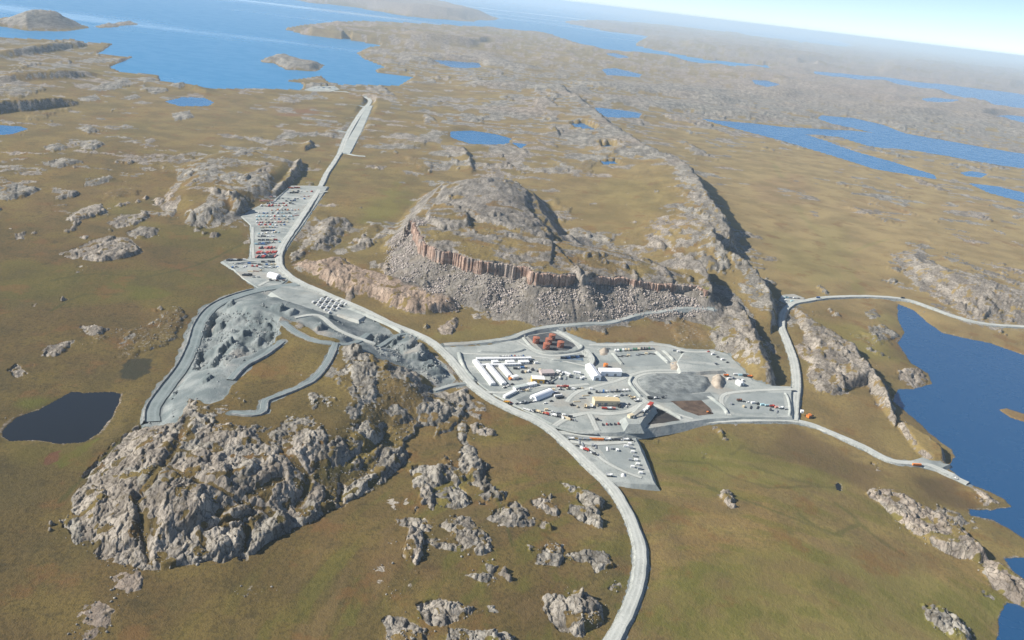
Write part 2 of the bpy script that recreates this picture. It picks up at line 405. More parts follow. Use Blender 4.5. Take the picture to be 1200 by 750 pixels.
# ------------------------------------------------------------------ rock outcrops traced from the photograph: outline, height, edge, warm tint
OUT = [
 ([(638.7,696.7),(646.7,699),(668,703),(669.3,691.3),(684,696.7),(706.7,710),(708,731),(682.7,748.7),(668,746),(646.7,734),(636,716.7)], 15, 8, .1),
 ([(590.7,590),(606.7,587.3),(625.3,606),(649.3,616.7),(646.7,623.3),(628,616.7),(612,618),(590.7,619.3),(569.3,607.3)], 9, 8, .1),
 ([(558.7,579.3),(577.3,570),(596,576.7),(593.3,586),(564,591.3)], 7, 7, 0),
 ([(521.3,570),(537.3,567.3),(548,576.7),(553.3,588.7),(542.7,595.3),(521.3,594),(497.3,583.3)], 10, 8, 0),
 ([(480,552),(484,546),(500,543),(514,547),(521,556),(517,568),(500,570),(484,571)], 9, 7, 0),
 ([(534.7,602),(548,603.3),(576,632.7),(577.3,647.3),(566.7,650),(553.3,651.3),(526.7,646),(497.3,639.3),(493.3,634),(510.7,630),(534.7,635.3),(521.3,619.3),(513.3,615.3)], 9, 7, .1),
 ([(464,607.3),(494.7,604.7),(508,614),(502.7,623.3),(484,620),(465.3,614)], 4, 6, .1),
 ([(620,584.7),(644,583.3),(654.7,596.7),(654.7,607.3),(641.3,602),(625.3,592.7)], 4, 6, .2),
 ([(654.7,563.3),(686.7,574),(709.3,587.3),(702.7,600.7),(706.7,622),(697.3,619.3),(684,612.7),(665.3,600.7),(668,588.7),(686.7,595.3),(670.7,579.3)], 10, 6, 0),
 ([(641.3,636.7),(660,639.3),(661.3,656.7),(652,666),(628,662),(630.7,651.3)], 8, 6, 0),
 ([(660,651.3),(684,644.7),(713.3,651.3),(720,667.3),(697.3,672.7),(692,662),(665.3,658)], 6, 5, 0),
 ([(716,686),(726.7,682),(730.7,694),(721.3,699.3),(713.3,691.3)], 5, 4, 0),
 ([(542.7,674),(569.3,671.3),(566,657),(582.7,664.7),(577.3,680.7),(564,683.3)], 5, 5, 0),
 ([(486.7,707.3),(516,702),(558.7,712.7),(545.3,726),(526.7,731.3),(516,736.7),(500,734)], 8, 8, .1),
 ([(449.3,720.7),(468,720.7),(500,736.7),(505,765),(452,765)], 8, 8, .1),
 ([(526.7,736.7),(574.7,740.7),(604,747.3),(604,768),(520,768)], 7, 8, 0),
 ([(569,710),(580,710),(582.7,718),(572,718)], 3, 3, 0),
 ([(533.3,473.3),(543.3,480),(546.7,495),(548.3,515),(558.3,526.7),(561.7,540),(573.3,546.7),(570,555),(563.3,563.3),(548.3,561.7),(546.7,540),(536.7,530),(543.3,520),(535,510),(536.7,495),(531.7,483.3)], 8, 5, 0),
 ([(550,496.7),(563.3,495),(580,503.3),(581.7,510),(570,510),(553.3,506.7)], 6, 5, .2),
 ([(543,479),(563,485),(563,492),(550,485)], 3, 4, .2),
 ([(488.3,480),(498.3,468.3),(513.3,465),(526.7,473.3),(531.7,485),(523.3,495),(506.7,500),(490,498.3)], 13, 10, 0),
 ([(450,481.7),(463.3,473.3),(480,485),(483.3,493.3),(476.7,500),(460,496.7)], 9, 8, 0),
 ([(420,495),(430,493.3),(451.7,505),(443.3,520),(430,528.3),(420,523),(403,515)], 12, 9, 0),
 ([(448.3,525),(476.7,526.7),(480,540),(463.3,553.3),(450,565),(430,578),(405,590),(400,575),(425,560),(440,545)], 12, 9, 0),
 ([(400,540),(420,530),(427,540),(422,552),(408,555)], 8, 7, 0),
 ([(375,528),(398,520),(402,538),(390,548)], 8, 7, 0),
 ([(273,560),(276,545),(300,537),(306,548),(290,570),(276,574)], 11, 7, 0),
 ([(345,610),(360,590),(390,588),(398,592),(375,606),(350,618)], 9, 7, 0),
 ([(288,648),(290,628),(310,605),(328,598),(345,610),(340,622)], 13, 9, 0),
 ([(225,645),(232,640),(262,626),(285,615),(288,648),(262,660),(240,655)], 11, 9, .1),
 ([(165,600),(170,585),(200,565),(240,570),(250,590),(240,612),(205,635),(176,660),(166,640)], 10, 12, .35),
 ([(85,600),(92,575),(130,545),(160,560),(165,590),(162,640),(130,652),(105,640)], 9, 10, .25),
 ([(75,612),(88,600),(100,630),(90,640)], 4, 5, 0),
 ([(195,560),(205,540),(228,525),(262,530),(272,555),(268,572),(230,562)], 9, 9, .3),
 ([(120,545),(150,510),(165,498),(200,505),(215,520),(188,545),(150,552)], 7, 12, .35),
 ([(230,505),(250,498),(285,500),(300,510),(290,525),(262,524),(235,518)], 6, 9, .2),
 ([(310,510),(330,500),(336,508),(322,516)], 5, 5, 0),
 # west of the north road
 ([(76,257),(85,249.5),(103,240.5),(118,239),(127,248),(109,254),(85,260)], 12, 10, .2),
 ([(124,260),(142,251),(160,251),(172,246.5),(176.5,254),(160,263),(136,267.5)], 9, 10, .2),
 ([(148,272),(166,264.5),(187,267.5),(184,275),(166,281),(149.5,276.5)], 9, 9, .1),
 ([(67,299),(85,293),(109,281),(127,276.5),(151,278),(169,294.5),(151,302),(121,308),(85,305)], 14, 14, .25),
 ([(322,160),(335,154),(356,156),(340,163)], 8, 14, 0), ([(345,157),(372,154),(374,158),(352,160)], 7, 14, 0),
 ([(92,168),(112,164),(125,170),(110,176),(95,175)], 12, 14, 0), ([(48,192),(75,185),(98,190),(70,198)], 11, 16, 0),
 ([(100,213),(128,206),(137,210),(112,218),(98,219)], 9, 14, 0), ([(88,150),(105,147),(118,153),(104,158)], 9, 14, 0),
 ([(-10,220),(20,215),(50,222),(30,232),(0,235)], 12, 18, 0), ([(50,172),(68,168),(80,173),(62,179)], 9, 14, 0),
 ([(90,116),(112,110),(118,116),(100,119)], 12, 30, 0), ([(200,133),(222,130),(228,138),(205,142)], 10, 20, 0),
 ([(100,105),(130,99),(138,104),(115,107)], 14, 30, 0), ([(160,92),(175,90),(186,93),(170,97)], 12, 26, 0), ([(132,93),(150,91),(154,96),(138,98)], 12, 26, 0),
 ([(145,113),(160,110),(166,114),(150,117)], 12, 26, 0), ([(172,107),(192,104),(198,107),(180,111)], 12, 26, 0),
 ([(82,72),(105,69),(150,68),(152,71),(110,74)], 14, 40, 0),
 # the west, by the pond
 ([(90.7,382.7),(109,380),(128,385),(117,393),(104,392)], 7, 6, .2), ([(45,410.7),(61,402.7),(88,397),(80,408),(64,417),(48,416)], 4, 6, .2),
 ([(9.3,433),(20,425),(32,436),(18.7,442.7)], 4, 6, .2), ([(17,275),(30,272),(28,281),(18,281)], 5, 6, .2), ([(88,277),(105,276),(100,281)], 4, 6, .3),
 ([(130,676),(142,669),(160,668),(170,678),(166,690),(150,695),(138,690)], 3, 4, .55), ([(85,740),(98,708),(116,704),(136,714),(125,738),(100,752)], 2, 8, .55),
 # between the road and the mesa
 ([(340,305),(347,295),(359,276),(370,262),(387,253),(405,255),(414,264),(403,268),(400,284),(385,291),(363,292),(349,300)], 4, 12, .15),
 ([(341,310),(354,304),(370,306),(384,302),(405,302),(416,311),(433,320),(452,325),(480,332),(503,341),(538,355),(540,364),(503,368),(478,366),(452,357),(438,348),(412,343),(391,336),(368,322)], 6, 12, 1),
 ([(512.7,386),(522,378.7),(533.7,371.7),(538,376),(531,392.7),(517,392.7)], 6, 5, .5), ([(552,369),(573,367),(575.7,373),(554.7,374)], 4, 4, .2),
 ([(452,266.7),(461,264),(463.7,270),(445,280.7),(433,287.7),(428.7,285)], 5, 8, .1), ([(431,306),(440,304),(445,313),(433,314.5)], 5, 6, .1),
 ([(390,292),(430,283),(428,292),(395,298)], 3, 8, .1),
 # by the lake
 ([(1017,383),(1033,380.7),(1055,394),(1044,399),(1023,402)], 6, 6, 0), ([(1052,434),(1076,431),(1089,447),(1076,455),(1055,450)], 4, 6, .3),
 ([(1082,611),(1100,590),(1125,600),(1135,612),(1120,614)], 5, 10, .1), ([(1162,603),(1184,594),(1180,602),(1166,607)], 4, 5, .3),
 ([(1012,366),(1025,362),(1032,372),(1020,374)], 3, 5, 0), ([(948,362),(940,380),(952,400),(948,425),(940,400)], 3, 8, .3),
]
OUTC = [(GP(p), h * 0.6, e, w) for p, h, e, w in OUT]
OUTL = []
for p, h, e, w in OUTC:
    OUTL.append((p, h, e, w, bbox_of(p, 12), p[:, 0].min(), p[:, 0].max()))

# density of unmapped outcrops (photo point, density, reach px)
DENS = [(200,520,.95),(160,560,1.0),(230,590,1.0),(250,540,.95),(330,560,.78),(290,570,.85),(300,520,.75),(420,470,.65),(370,510,.65),(300,610,.95),(120,600,1.0),(400,560,.72),(350,540,.6),(460,510,.62),(120,560,.95),(200,620,1.0),(350,600,.9),(430,560,.8),(270,640,.95),(250,440,.2),(330,430,.2),(300,450,.1),(360,460,.45),(440,440,.72),(480,450,.8),(500,470,.8),(410,430,.55),
 (600,700,.34),(560,620,.45),(620,560,.16),(590,650,.36),(520,600,.36),(660,610,.38),(540,690,.36),(300,710,.02),(100,700,.02),(40,650,0),(850,620,0),(800,720,0),(760,600,0),(950,640,0),(1000,560,.02),
 (640,650,.34),(700,640,.2),(560,520,.0),(60,400,.03),(150,360,0),(200,330,.0),(60,330,.02),(60,250,.25),(60,210,.3),(150,200,.3),(250,210,.55),(300,190,.5),
 (20,180,.3),(150,150,.34),(300,150,.3),(250,130,.1),(350,190,.3),(400,200,.05),(430,240,0),(480,210,.3),(450,190,.3),(500,170,.42),(540,150,.5),(480,150,.4),(450,130,.25),
 (600,150,.45),(560,120,.5),(520,100,.3),(640,100,.5),(700,110,.45),(600,60,.5),(500,60,.55),(650,180,.5),(600,250,.55),(560,250,.4),(690,220,.5),(720,245,0),(690,255,0),(760,215,0),(740,225,.02),
 (790,200,.5),(760,290,.5),(800,265,.5),(700,290,.6),(640,285,.6),(640,360,.7),(740,350,.7),(820,330,.5),(870,400,.75),(850,360,.6),(760,380,0),(600,375,.05),(480,280,.3),(440,300,.3),(460,345,.35),(390,270,.4),
 (690,165,.66),(620,130,.62),(700,140,.58),(820,215,.25),(860,190,.25),(780,140,.5),(600,200,.55),(560,180,.5),(720,190,.5),(770,190,.55),(670,205,.5),(740,150,.35),(800,160,.3),(760,110,.5),(850,120,.6),(780,130,.55),(880,140,.62),(950,120,.72),(1050,130,.75),(1150,140,.75),(1100,100,.7),(1000,75,.6),(880,55,.6),(800,50,.55),(1150,165,.6),
 (1040,165,.5),(1100,195,.3),(950,190,.12),(900,200,.05),(1000,215,.3),(1100,230,.38),(1050,250,.3),(1180,255,.38),(1120,270,.32),(900,250,.0),(960,280,.02),(1000,310,.05),(1100,280,.15),(1150,300,.25),(1090,320,.6),(1170,350,.6),
 (970,410,.5),(1000,440,.35),(990,480,.02),(1030,510,.1),(1080,520,.5),(940,440,.12),(1010,370,.1),(1060,420,.12),(1000,340,.03),(1100,600,.3),(1070,610,.5),(1180,690,.35),(1160,630,.1),(1000,700,0),(950,540,.05),
 (880,340,.35),(910,390,.1),(20,100,.4),(80,80,.45),(100,110,.25),(30,130,.3),(230,105,.3),(200,150,.1),(410,40,.5),(470,40,.5),(90,300,.1),(560,350,.3),(520,340,.3),(580,400,0),(700,400,0)]
_dp = []
for px, py, v in DENS:
    x, y = P(px, py, 0); _dp.append((x / y, 0.8 * math.log(y), v))
def density(x, y):
    yy = np.maximum(y, 250.0); u = np.clip(x / yy, -1.3, 1.3); l = 0.8 * np.log(yy)
    num = np.zeros_like(u); den = np.zeros_like(u)
    for cu, cl, v in _dp:
        w = 1.0 / ((u - cu) ** 2 + (l - cl) ** 2 + 0.0006) ** 1.7
        num += w * v; den += w
    return num / den

# quarry: bench, pit, heaps
QUARRY = GP([(172,497),(166,480),(183,452),(203,430),(212,405),(221,380),(233,362),(262,346),(300,337),(335,335),(365,345),(400,358),(440,376),(462,392),(492,408),(520,424),
  (534,446),(515,456),(490,440),(460,428),(440,420),(420,410),(400,398),(372,392),(350,378),(330,372),(328,392),(318,406),(300,425),(275,450),(262,468),(245,475),(222,470),(208,498),(186,502)])
PIT = GP([(244,368),(262,362),(300,365),(322,368),(330,380),(322,400),(300,412),(275,420),(262,430),(238,433),(226,432),(228,405),(236,385)])
HEAP = GP([(440,392),(470,394),(495,406),(512,420),(527,440),(512,452),(494,440),(470,428),(446,416),(432,402)])
PIT_Z = None
STOCK = [(GP([(752,442),(765,436),(800,438),(838,444),(846,452),(838,460),(800,462),(768,462),(755,456)]), 7.0)]

# vegetation and ground tints: photo polygon, green, red, pale, wet
TINT = [
 ([(430,235),(470,215),(480,240),(455,262),(425,260)], .6,0,0,0), ([(640,240),(660,232),(720,240),(750,250),(740,270),(680,266),(655,258)], .35,.25,0,0),
 ([(545,236),(580,236),(595,250),(580,262),(555,256)], .1,.5,0,0), ([(700,205),(780,215),(800,240),(760,250),(700,235)], .3,.1,0,0),
 ([(815,345),(825,372),(842,410),(845,380),(835,345)], .8,0,0,0), ([(130,335),(180,328),(200,345),(160,352)], .7,0,0,0),
 ([(0,300),(120,320),(260,312),(280,330),(200,350),(60,360),(0,350)], .35,0,0,0),
 ([(755,540),(860,510),(900,540),(1000,560),(980,580),(880,570),(780,560)], .55,0,0,.1), ([(740,700),(860,640),(1000,650),(1130,690),(1170,720),(1150,760),(800,780)], .5,0,0,.05),
 ([(930,500),(1040,555),(1020,575),(960,555),(900,530)], 0,.35,0,.35), ([(1070,555),(1110,562),(1150,600),(1120,600),(1080,580)], 0,.5,0,.5),
 ([(880,215),(930,205),(960,220),(930,240),(890,235)], .0,.75,0,.1), ([(960,240),(1040,230),(1080,250),(1010,262)], 0,.4,0,0), ([(950,270),(990,262),(1000,300),(985,330),(960,300)], .7,0,0,.05),
 ([(900,270),(960,285),(1000,330),(960,335),(910,310)], .55,0,0,.05), ([(1090,236),(1180,240),(1160,255),(1100,250)], 0,.5,0,0),
 ([(940,265),(955,262),(972,270),(985,290),(1000,318),(992,322),(975,300),(960,282)], .8,0,0,.08),
 ([(0,520),(60,525),(110,520),(100,548),(40,545)], .55,.2,0,0), ([(48,545),(62,532),(72,528),(68,542),(55,547)], 0,1,.3,0), ([(62,545),(90,525),(118,512),(96,536),(72,552)], 1,0,.2,0),
 ([(150,420),(178,420),(176,436),(160,446),(142,444),(140,434)], 0,0,0,1),
 ([(25,475),(45,462),(60,468),(40,482)], .9,0,.1,0), ([(120,335),(260,330),(300,350),(200,370)], .2,0,0,0),
 ([(450,585),(478,583),(480,592),(462,598)], 0,0,.9,0), ([(445,630),(462,632),(460,640)], 0,0,.9,0), ([(440,662),(455,655),(458,662),(446,686),(438,684)], 0,0,.8,0), ([(466,690),(488,680),(482,694)], 0,0,.8,0),
 ([(420,650),(560,655),(560,672),(430,672)], 0,.2,.25,0), ([(280,690),(310,680),(318,690),(290,700)], 0,0,.5,0),
 ([(545,380),(620,375),(690,378),(640,392),(560,398)], .3,.1,0,0), ([(690,390),(820,365),(830,400),(700,398)], .05,.3,0,0),
 ([(985,300),(1030,330),(1090,350),(1050,358),(1000,345)], .1,.2,0,0), ([(1020,372),(1050,365),(1052,385),(1030,380)], .6,0,0,0), ([(960,375),(1000,380),(1050,410),(1070,430),(1010,420)], .5,0,0,0),
 ([(1150,700),(1172,690),(1175,720),(1160,735)], .9,0,0,0), ([(330,130),(370,126),(372,132),(335,136)], 0,.9,0,0), ([(1040,480),(1010,500),(1060,530),(1090,540),(1060,510)], .2,.1,.1,0),
 ([(600,470),(640,520),(690,560),(640,560),(580,500)], .15,0,0,0), ([(130,240),(185,290),(300,300),(290,270),(180,262)], .3,0,0,0),
 ([(320,200),(400,190),(380,240),(350,240)], .25,.05,0,0), ([(500,395),(540,380),(620,380),(600,396),(530,400)], .35,0,0,0),
]
TINT = [(GP(p), g, r, pa, w) for p, g, r, pa, w in TINT]
BROOKS = [([(979,590),(1000,605),(1008,615),(1030,632),(1058,651)], 1), ([(937,605),(960,622),(979,628),(994,620),(1008,615)], 1), ([(804,560),(830,570),(854,584)], 1.4),
 ([(858,532),(871,522),(886,530),(900,532),(918,536)], 1.2), ([(780,540),(830,542),(860,560),(900,572),(950,570),(980,572)], 1), ([(880,545),(920,560),(960,570)], 1.5),
 ([(170,325),(230,310),(270,292),(285,285)], 1), ([(60,330),(110,322),(170,325)], 1), ([(60,365),(100,345),(140,345)], .8), ([(140,520),(100,560),(70,590)], .8),
 ([(860,582),(905,600),(985,630)], .8), ([(680,590),(690,570),(700,565)], .5), ([(560,560),(585,590),(600,640)], .4), ([(905,190),(918,212),(930,238),(942,255),(955,268),(966,280),(982,298),(998,320),(1008,343)], 3.2), ([(1040,280),(1010,290),(985,300)], 2)]
BROOKS = [(catmull(GP(p), 25), w) for p, w in BROOKS]

# ------------------------------------------------------------------ roads and pads
ROADS = {}   # name -> list of dicts
def road_path(pts, width, raise_=0.5, zpad=None):
    g = [np.array(G(a, b)) for a, b in pts]
    if zpad is not None:
        g = [np.array([*P(a, b, zpad), zpad]) for a, b in pts]
    c = catmull(g, 6.0)
    if zpad is None:
        z = smooth_z(c[:, 0], c[:, 1])
        k = 9
        zp = np.pad(z, (k, k), mode='edge')
        z = np.convolve(zp, np.ones(2 * k + 1) / (2 * k + 1), 'valid')
        c[:, 2] = z + raise_
    return dict(line=c, w=width)

R_MAIN = road_path([(399,179),(391,192),(383,204),(370,230),(352,258),(335,283),(328,298),(328,312),(338,323),(352,332),(375,342),(400,353),(430,366),(460,381),(490,393),(508,403),(524,417),(537,432),(548,446),
   (560,457),(575,468),(600,481),(625,492),(645,504),(665,522),(690,546),(715,570),(730,592),(742,617),(750,645),(750,670),(745,695),(735,720),(722,745),(705,775)], 11, 2.4)
R_DOCK = road_path([(399,179),(408,157),(424,131),(433,121),(432,116),(420,112),(405,108),(392,107),(380,104)], 16, 1.0)
R_EAST = road_path([(650,508),(672,509),(695,512),(722,512),(755,507),(790,500),(830,495),(870,493),(900,493),(930,494),(950,498),(970,506),(1010,524),(1045,541),(1085,545),(1110,556),(1134,567)], 10, 1.8)
R_EAST['line'][-3:, 2] = -12.6
R_NORTH = road_path([(930,494),(932,470),(934,450),(931,425),(923,402),(916,383),(918,367),(928,357),(945,353),(975,349),(1020,348),(1060,351.5),(1090,361),(1120,372),(1160,381),(1230,385)], 11, 2.2)
R_UPPER = road_path([(520,404),(545,403),(575,400),(600,396),(614,390),(640,384),(690,379),(715,378),(745,371),(770,365.5),(800,362.5),(836,361.5)], 9, .8)
R_WEST = road_path([(352,333),(330,336),(300,341),(270,350),(248,362),(234,380),(226,405),(214,430),(195,455),(180,478),(178,494)], 17, 1.0)
R_HILL = road_path([(432,394),(415,399),(393,402),(365,398),(345,388),(332,378)], 9, .6)
R_HILL2 = road_path([(394,402),(384,424),(368,444),(345,456),(325,464),(311,470),(308,482),(295,486),(272,484)], 8, .6)
R_HILL3 = road_path([(331,400),(310,416),(285,430),(270,446)], 9, 1.2)
R_TAN = road_path([(345,372),(372,370),(395,384),(420,396),(440,406)], 7, .5)
R_QUIN = road_path([(440,406),(470,392),(488,396)], 7, .8)
R_QCROSS = road_path([(508,457),(530,452),(548,450)], 6, .5)
R_STRIPSPUR = road_path([(404,179),(415,182),(428,183)], 10, .6)
R_SPUR2 = road_path([(407,155),(397,154)], 14, .5)
R_SPUR3 = road_path([(428,125),(412,123.5)], 18, .5)

CAMP_PX = [(521,407),(545,406),(575,404),(603,398),(618,391),(640,386.5),(662,389),(682,397),(700,402),(730,402),(765,401),(785,404),(802,409),(835,410),(853,415),(872,434),(882,446),(905,452),(927,453),(928,489),(900,489),(870,489),
   (830,491),(795,496),(755,503),(722,507),(695,507),(668,504),(648,497),(625,484),(600,473),(576,460),(562,449),(550,437),(537,423)]
PADS = [ # name, outline px, z, drop
 ("camp_pad", CAMP_PX, 0.0, 9),
 ("lower_pad", [(652,512),(672,514),(697,516.5),(725,516.5),(745,513),(768,568),(740,567),(717,564),(704,551),(690,537),(672,520)], -2.0, 10),
 ("north_pad", [(283,253),(300,243),(318,237),(330,225),(340,219),(360,219),(384,220),(371,239),(356,262),(340,284),(331,299),(331,313),(340,325),(330,333),(303,338),(286,327),(275,317),(260,308),(266,305),(293,304),(295,285),(294,264)], None, 8),
 ("airstrip", [(436.7,124),(428,125),(410,157),(401,180),(410,180.5),(424,153)], None, 9),
 ("dock_pad", [(357,105.5),(366,101.5),(392,101),(398,105),(385,108),(370,108)], None, 8),
 ("depot_pad", [(914,352),(918,346),(930,345),(943,350),(938,354),(926,358)], None, 8),
 ("shore_pad", [(1068,541),(1080,538),(1098,538),(1112,547),(1098,552),(1084,548)], None, 8),
 ("laydown_pad", [(330,337),(350,334),(375,344),(400,355),(432,368),(420,378),(395,370),(365,362),(335,352),(318,346)], None, 8),
]
PADD = []
for name, px, z, drop in PADS:
    if z is None:
        g = np.array([G(a, b) for a, b in px])
        A = np.c_[g[:, 0], g[:, 1], np.ones(len(g))]
        co = np.linalg.lstsq(A, g[:, 2], rcond=None)[0]                  # a gently sloping plane
        poly = g[:, :2]; zf = (co[0], co[1], co[2] + 1.0)
    else:
        poly = PL(px, z); zf = (0.0, 0.0, z)
    PADD.append(dict(name=name, poly=poly, zf=zf, drop=drop))
def pad_z(p, x, y): return p['zf'][0] * x + p['zf'][1] * y + p['zf'][2]
ALLROADS = [R_MAIN, R_DOCK, R_EAST, R_NORTH, R_UPPER, R_WEST, R_HILL, R_HILL2, R_HILL3, R_TAN, R_QUIN, R_QCROSS, R_STRIPSPUR, R_SPUR2, R_SPUR3]

# ------------------------------------------------------------------ the ground sheet
def build_grid():
    ud = np.linspace(-0.80, 0.82, 1300)
    ul = -0.80 - np.cumsum(np.geomspace(0.002, 0.05, 40)); ur = 0.82 + np.cumsum(np.geomspace(0.002, 0.05, 40))
    us = np.concatenate([ul[::-1], ud, ur])
    v0 = 1 / 470.0
    vd = np.linspace(v0, 1 / 40000.0, 880)
    vf = 1 / np.array([45000., 52000, 62000, 75000, 95000, 120000, 160000, 240000])
    vn = 1 / np.array([200., 260, 320, 360, 390, 410, 425, 440, 450, 460])
    vs = np.concatenate([vn, vd, vf])
    return us, vs
US, VS = build_grid()
NU, NV = len(US), len(VS)
YY, UU = np.meshgrid(1.0 / VS, US, indexing='ij')
X = (UU * YY).ravel(); Y = YY.ravel()
CELL = (np.maximum(Y * Y / 450000.0, 0.9)).astype(np.float64)

def fade(lam):
    return smooth(0.9, 2.4, lam / CELL)
ZS = np.empty_like(X)
for i in range(0, len(X), 200000):
    ZS[i:i + 200000] = smooth_z(X[i:i + 200000], Y[i:i + 200000])

def msub(b):
    return np.nonzero((X > b[0]) & (X < b[1]) & (Y > b[2]) & (Y < b[3]))[0]

# rotated, stretched coordinates along the strike of the rock
st = math.radians(14)
XA = X * math.cos(st) + Y * math.sin(st); YA = (-X * math.sin(st) + Y * math.cos(st)) / 2.2
def n2(lam, seed): return perlin(X / lam, Y / lam, seed)
def na(lam, seed): return perlin(XA / lam, YA / lam, seed)

rock = np.zeros_like(X); warm = np.zeros_like(X); dark = np.zeros_like(X); grav = np.zeros_like(X)
green = np.zeros_like(X); red = np.zeros_like(X); pale = np.zeros_like(X); wet = np.zeros_like(X)
Z = ZS.copy()

# distance to water keeps relief off the shores
lakein = np.full_like(X, -1e9); lakelev = np.zeros_like(X)
seain = np.full_like(X, -1e9)
for lz, lp in LAKES:
    I = msub(bbox_of(lp, 400))
    if len(I):
        dd = poly_dist(lp, X[I], Y[I]); r = np.hypot(*lp.mean(0)); dd = dd + 0.0012 * r * perlin(X[I] / (0.012 * r), Y[I] / (0.012 * r), 41) + 0.0006 * r * perlin(X[I] / (0.004 * r), Y[I] / (0.004 * r), 42)
        m = dd > lakein[I]; J = I[m]; lakein[J] = dd[m]; lakelev[J] = lz
I = np.nonzero(Y > 3200)[0]
seain[I] = poly_dist(SEA, X[I], Y[I])
for pts, h, e in SEA_ISLES:
    lp = PL(pts, SEA_Z); I = msub(bbox_of(lp, 600))
    if len(I):
        dd = poly_dist(lp, X[I], Y[I]) + e * 0.3 * perlin(X[I] / (e * 2), Y[I] / (e * 2), 44)
        seain[I] = np.minimum(seain[I], -dd)
        Z[I] = np.where(dd > 0, SEA_Z + 0.5 + h * smooth(0, e, dd), Z[I]); rock[I] = np.maximum(rock[I], 0.75 * smooth(0, e * .3, dd))
near_water = np.maximum(lakein, seain)
calm = smooth(0, 1, np.clip(-near_water / np.maximum(30, 0.012 * np.hypot(X, Y)), 0, 1))

# pale dried cover, with the sun's left-to-right brightening painted into its colour
DRY_SUNLIT = [(100,700,0),(50,350,.0),(150,200,.1),(300,600,0),(600,530,.08),(600,700,.03),(900,620,.30),(1050,650,.34),(800,740,.2),(740,380,.3),(760,235,.45),(650,240,.5),(960,250,.95),(1050,260,.95),(900,220,.9),(1000,330,.7),(1150,280,.9),(1000,200,.9),(1000,480,.4),(960,400,.3),(250,320,.0),(430,240,.25),(560,390,.3),(500,150,.4),(650,120,.5),(850,170,.8),(750,160,.6),(100,130,.3),(250,140,.4),(400,140,.3)]
_q = np.array([(P(a, b)[0] / P(a, b)[1], .6 * math.log(P(a, b)[1]), v) for a, b, v in DRY_SUNLIT])
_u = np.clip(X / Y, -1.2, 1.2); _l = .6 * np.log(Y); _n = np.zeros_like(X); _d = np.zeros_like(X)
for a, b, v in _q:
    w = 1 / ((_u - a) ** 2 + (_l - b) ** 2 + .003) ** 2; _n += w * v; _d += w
dry_sunlit = _n / _d

# distance to works
works = np.full_like(X, 1e9)
work_z = Z.copy()
def road_mask(r):
    L = r['line']; I = msub(bbox_of(L, 60))
    if not len(I): return
    x = X[I]; y = Y[I]; best = np.full(len(I), 1e18); zz = np.zeros(len(I))
    step = 4
    idx = list(range(0, len(L) - 1, step)) + [len(L) - 1]
    for a, b in zip(idx[:-1], idx[1:]):
        x1, y1, z1 = L[a]; x2, y2, z2 = L[b]
        m = np.nonzero((x > min(x1, x2) - 60) & (x < max(x1, x2) + 60) & (y > min(y1, y2) - 60) & (y < max(y1, y2) + 60))[0]
        if not len(m): continue
        ex, ey = x2 - x1, y2 - y1; LL = ex * ex + ey * ey + 1e-9
        t = np.clip(((x[m] - x1) * ex + (y[m] - y1) * ey) / LL, 0, 1)
        d2 = (x[m] - x1 - t * ex) ** 2 + (y[m] - y1 - t * ey) ** 2
        q = d2 < best[m]; k = m[q]; best[k] = d2[q]; zz[k] = (z1 + t * (z2 - z1))[q]
    d = np.sqrt(best) - r['w'] / 2
    q = d < works[I]; J = I[q]; works[J] = d[q]; work_z[J] = zz[q]
for r in ALLROADS: road_mask(r)
padcut = []
for p in PADD:
    I = msub(bbox_of(p['poly'], 60))
    if not len(I): continue
    d = -poly_dist(p['poly'], X[I], Y[I]); pz = pad_z(p, X[I], Y[I])
    padcut.append((I, d, pz))
    q = d < works[I]; J = I[q]; works[J] = d[q]; work_z[J] = pz[q]
flat = smooth(1.0, 26.0, works)         # 0 at the works, 1 away from them
flatr = smooth(0.5, 7.0, works)

# gentle undulation of the tundra
und = (3.2 * n2(420, 1) + 1.5 * n2(140, 2) + 0.5 * n2(45, 3)) * (1 + smooth(3000, 9000, Y) * 1.5)
Z += und * flat * calm
Z += (0.16 * n2(9, 4) * fade(9) + 0.10 * n2(3.4, 5) * fade(3.4)) * flat

# unmapped outcrops
D = np.empty_like(X)
for i in range(0, len(X), 200000):
    D[i:i + 200000] = density(X[i:i + 200000], Y[i:i + 200000])
_nearfield = 1 - smooth(1000, 1150, Y) * 1.0
_I = np.nonzero((Y < 1150) & (X < -75))[0]
_dr = poly_dist(RHILL, X[_I], Y[_I]) + 8 * perlin(X[_I] / 30, Y[_I] / 30, 47)
D[_I] = np.where((_dr < 6) & (D[_I] > .1), D[_I] * (smooth(-6, 8, _dr) * _nearfield[_I] + 1 - _nearfield[_I]) , D[_I])
def outcrops(lam, seed, height, gain):
    f = na(lam, seed) + 0.5 * na(lam / 2.1, seed + 1) + 0.28 * na(lam / 4.3, seed + 2) + 0.16 * n2(lam / 9, seed + 3)
    fx = perlin((XA + lam * 0.08) / lam, YA / lam, seed) - perlin((XA - lam * 0.08) / lam, YA / lam, seed)
    t = 0.98 - 1.25 * D * gain
    w = 0.10 + 0.22 * smooth(-0.1, 0.15, fx)
    o = smooth(t, t + w, f)
    return o * height * (0.7 + 0.5 * np.clip(f - t, 0, 1)), smooth(t - 0.02, t + 0.07, f)
D0 = D; D = D - .22 * smooth(1500, 2400, Y) * (1 - smooth(5000, 9000, Y))
h1, m1 = outcrops(58, 21, 6.0, 1.0)
D = D0
h2, m2 = outcrops(170, 25, 11.0, 0.95)
_f3 = perlin(X / 1500, Y / 620, 29) + .5 * perlin(X / 620, Y / 300, 30) + .22 * perlin(X / 260, Y / 150, 46)
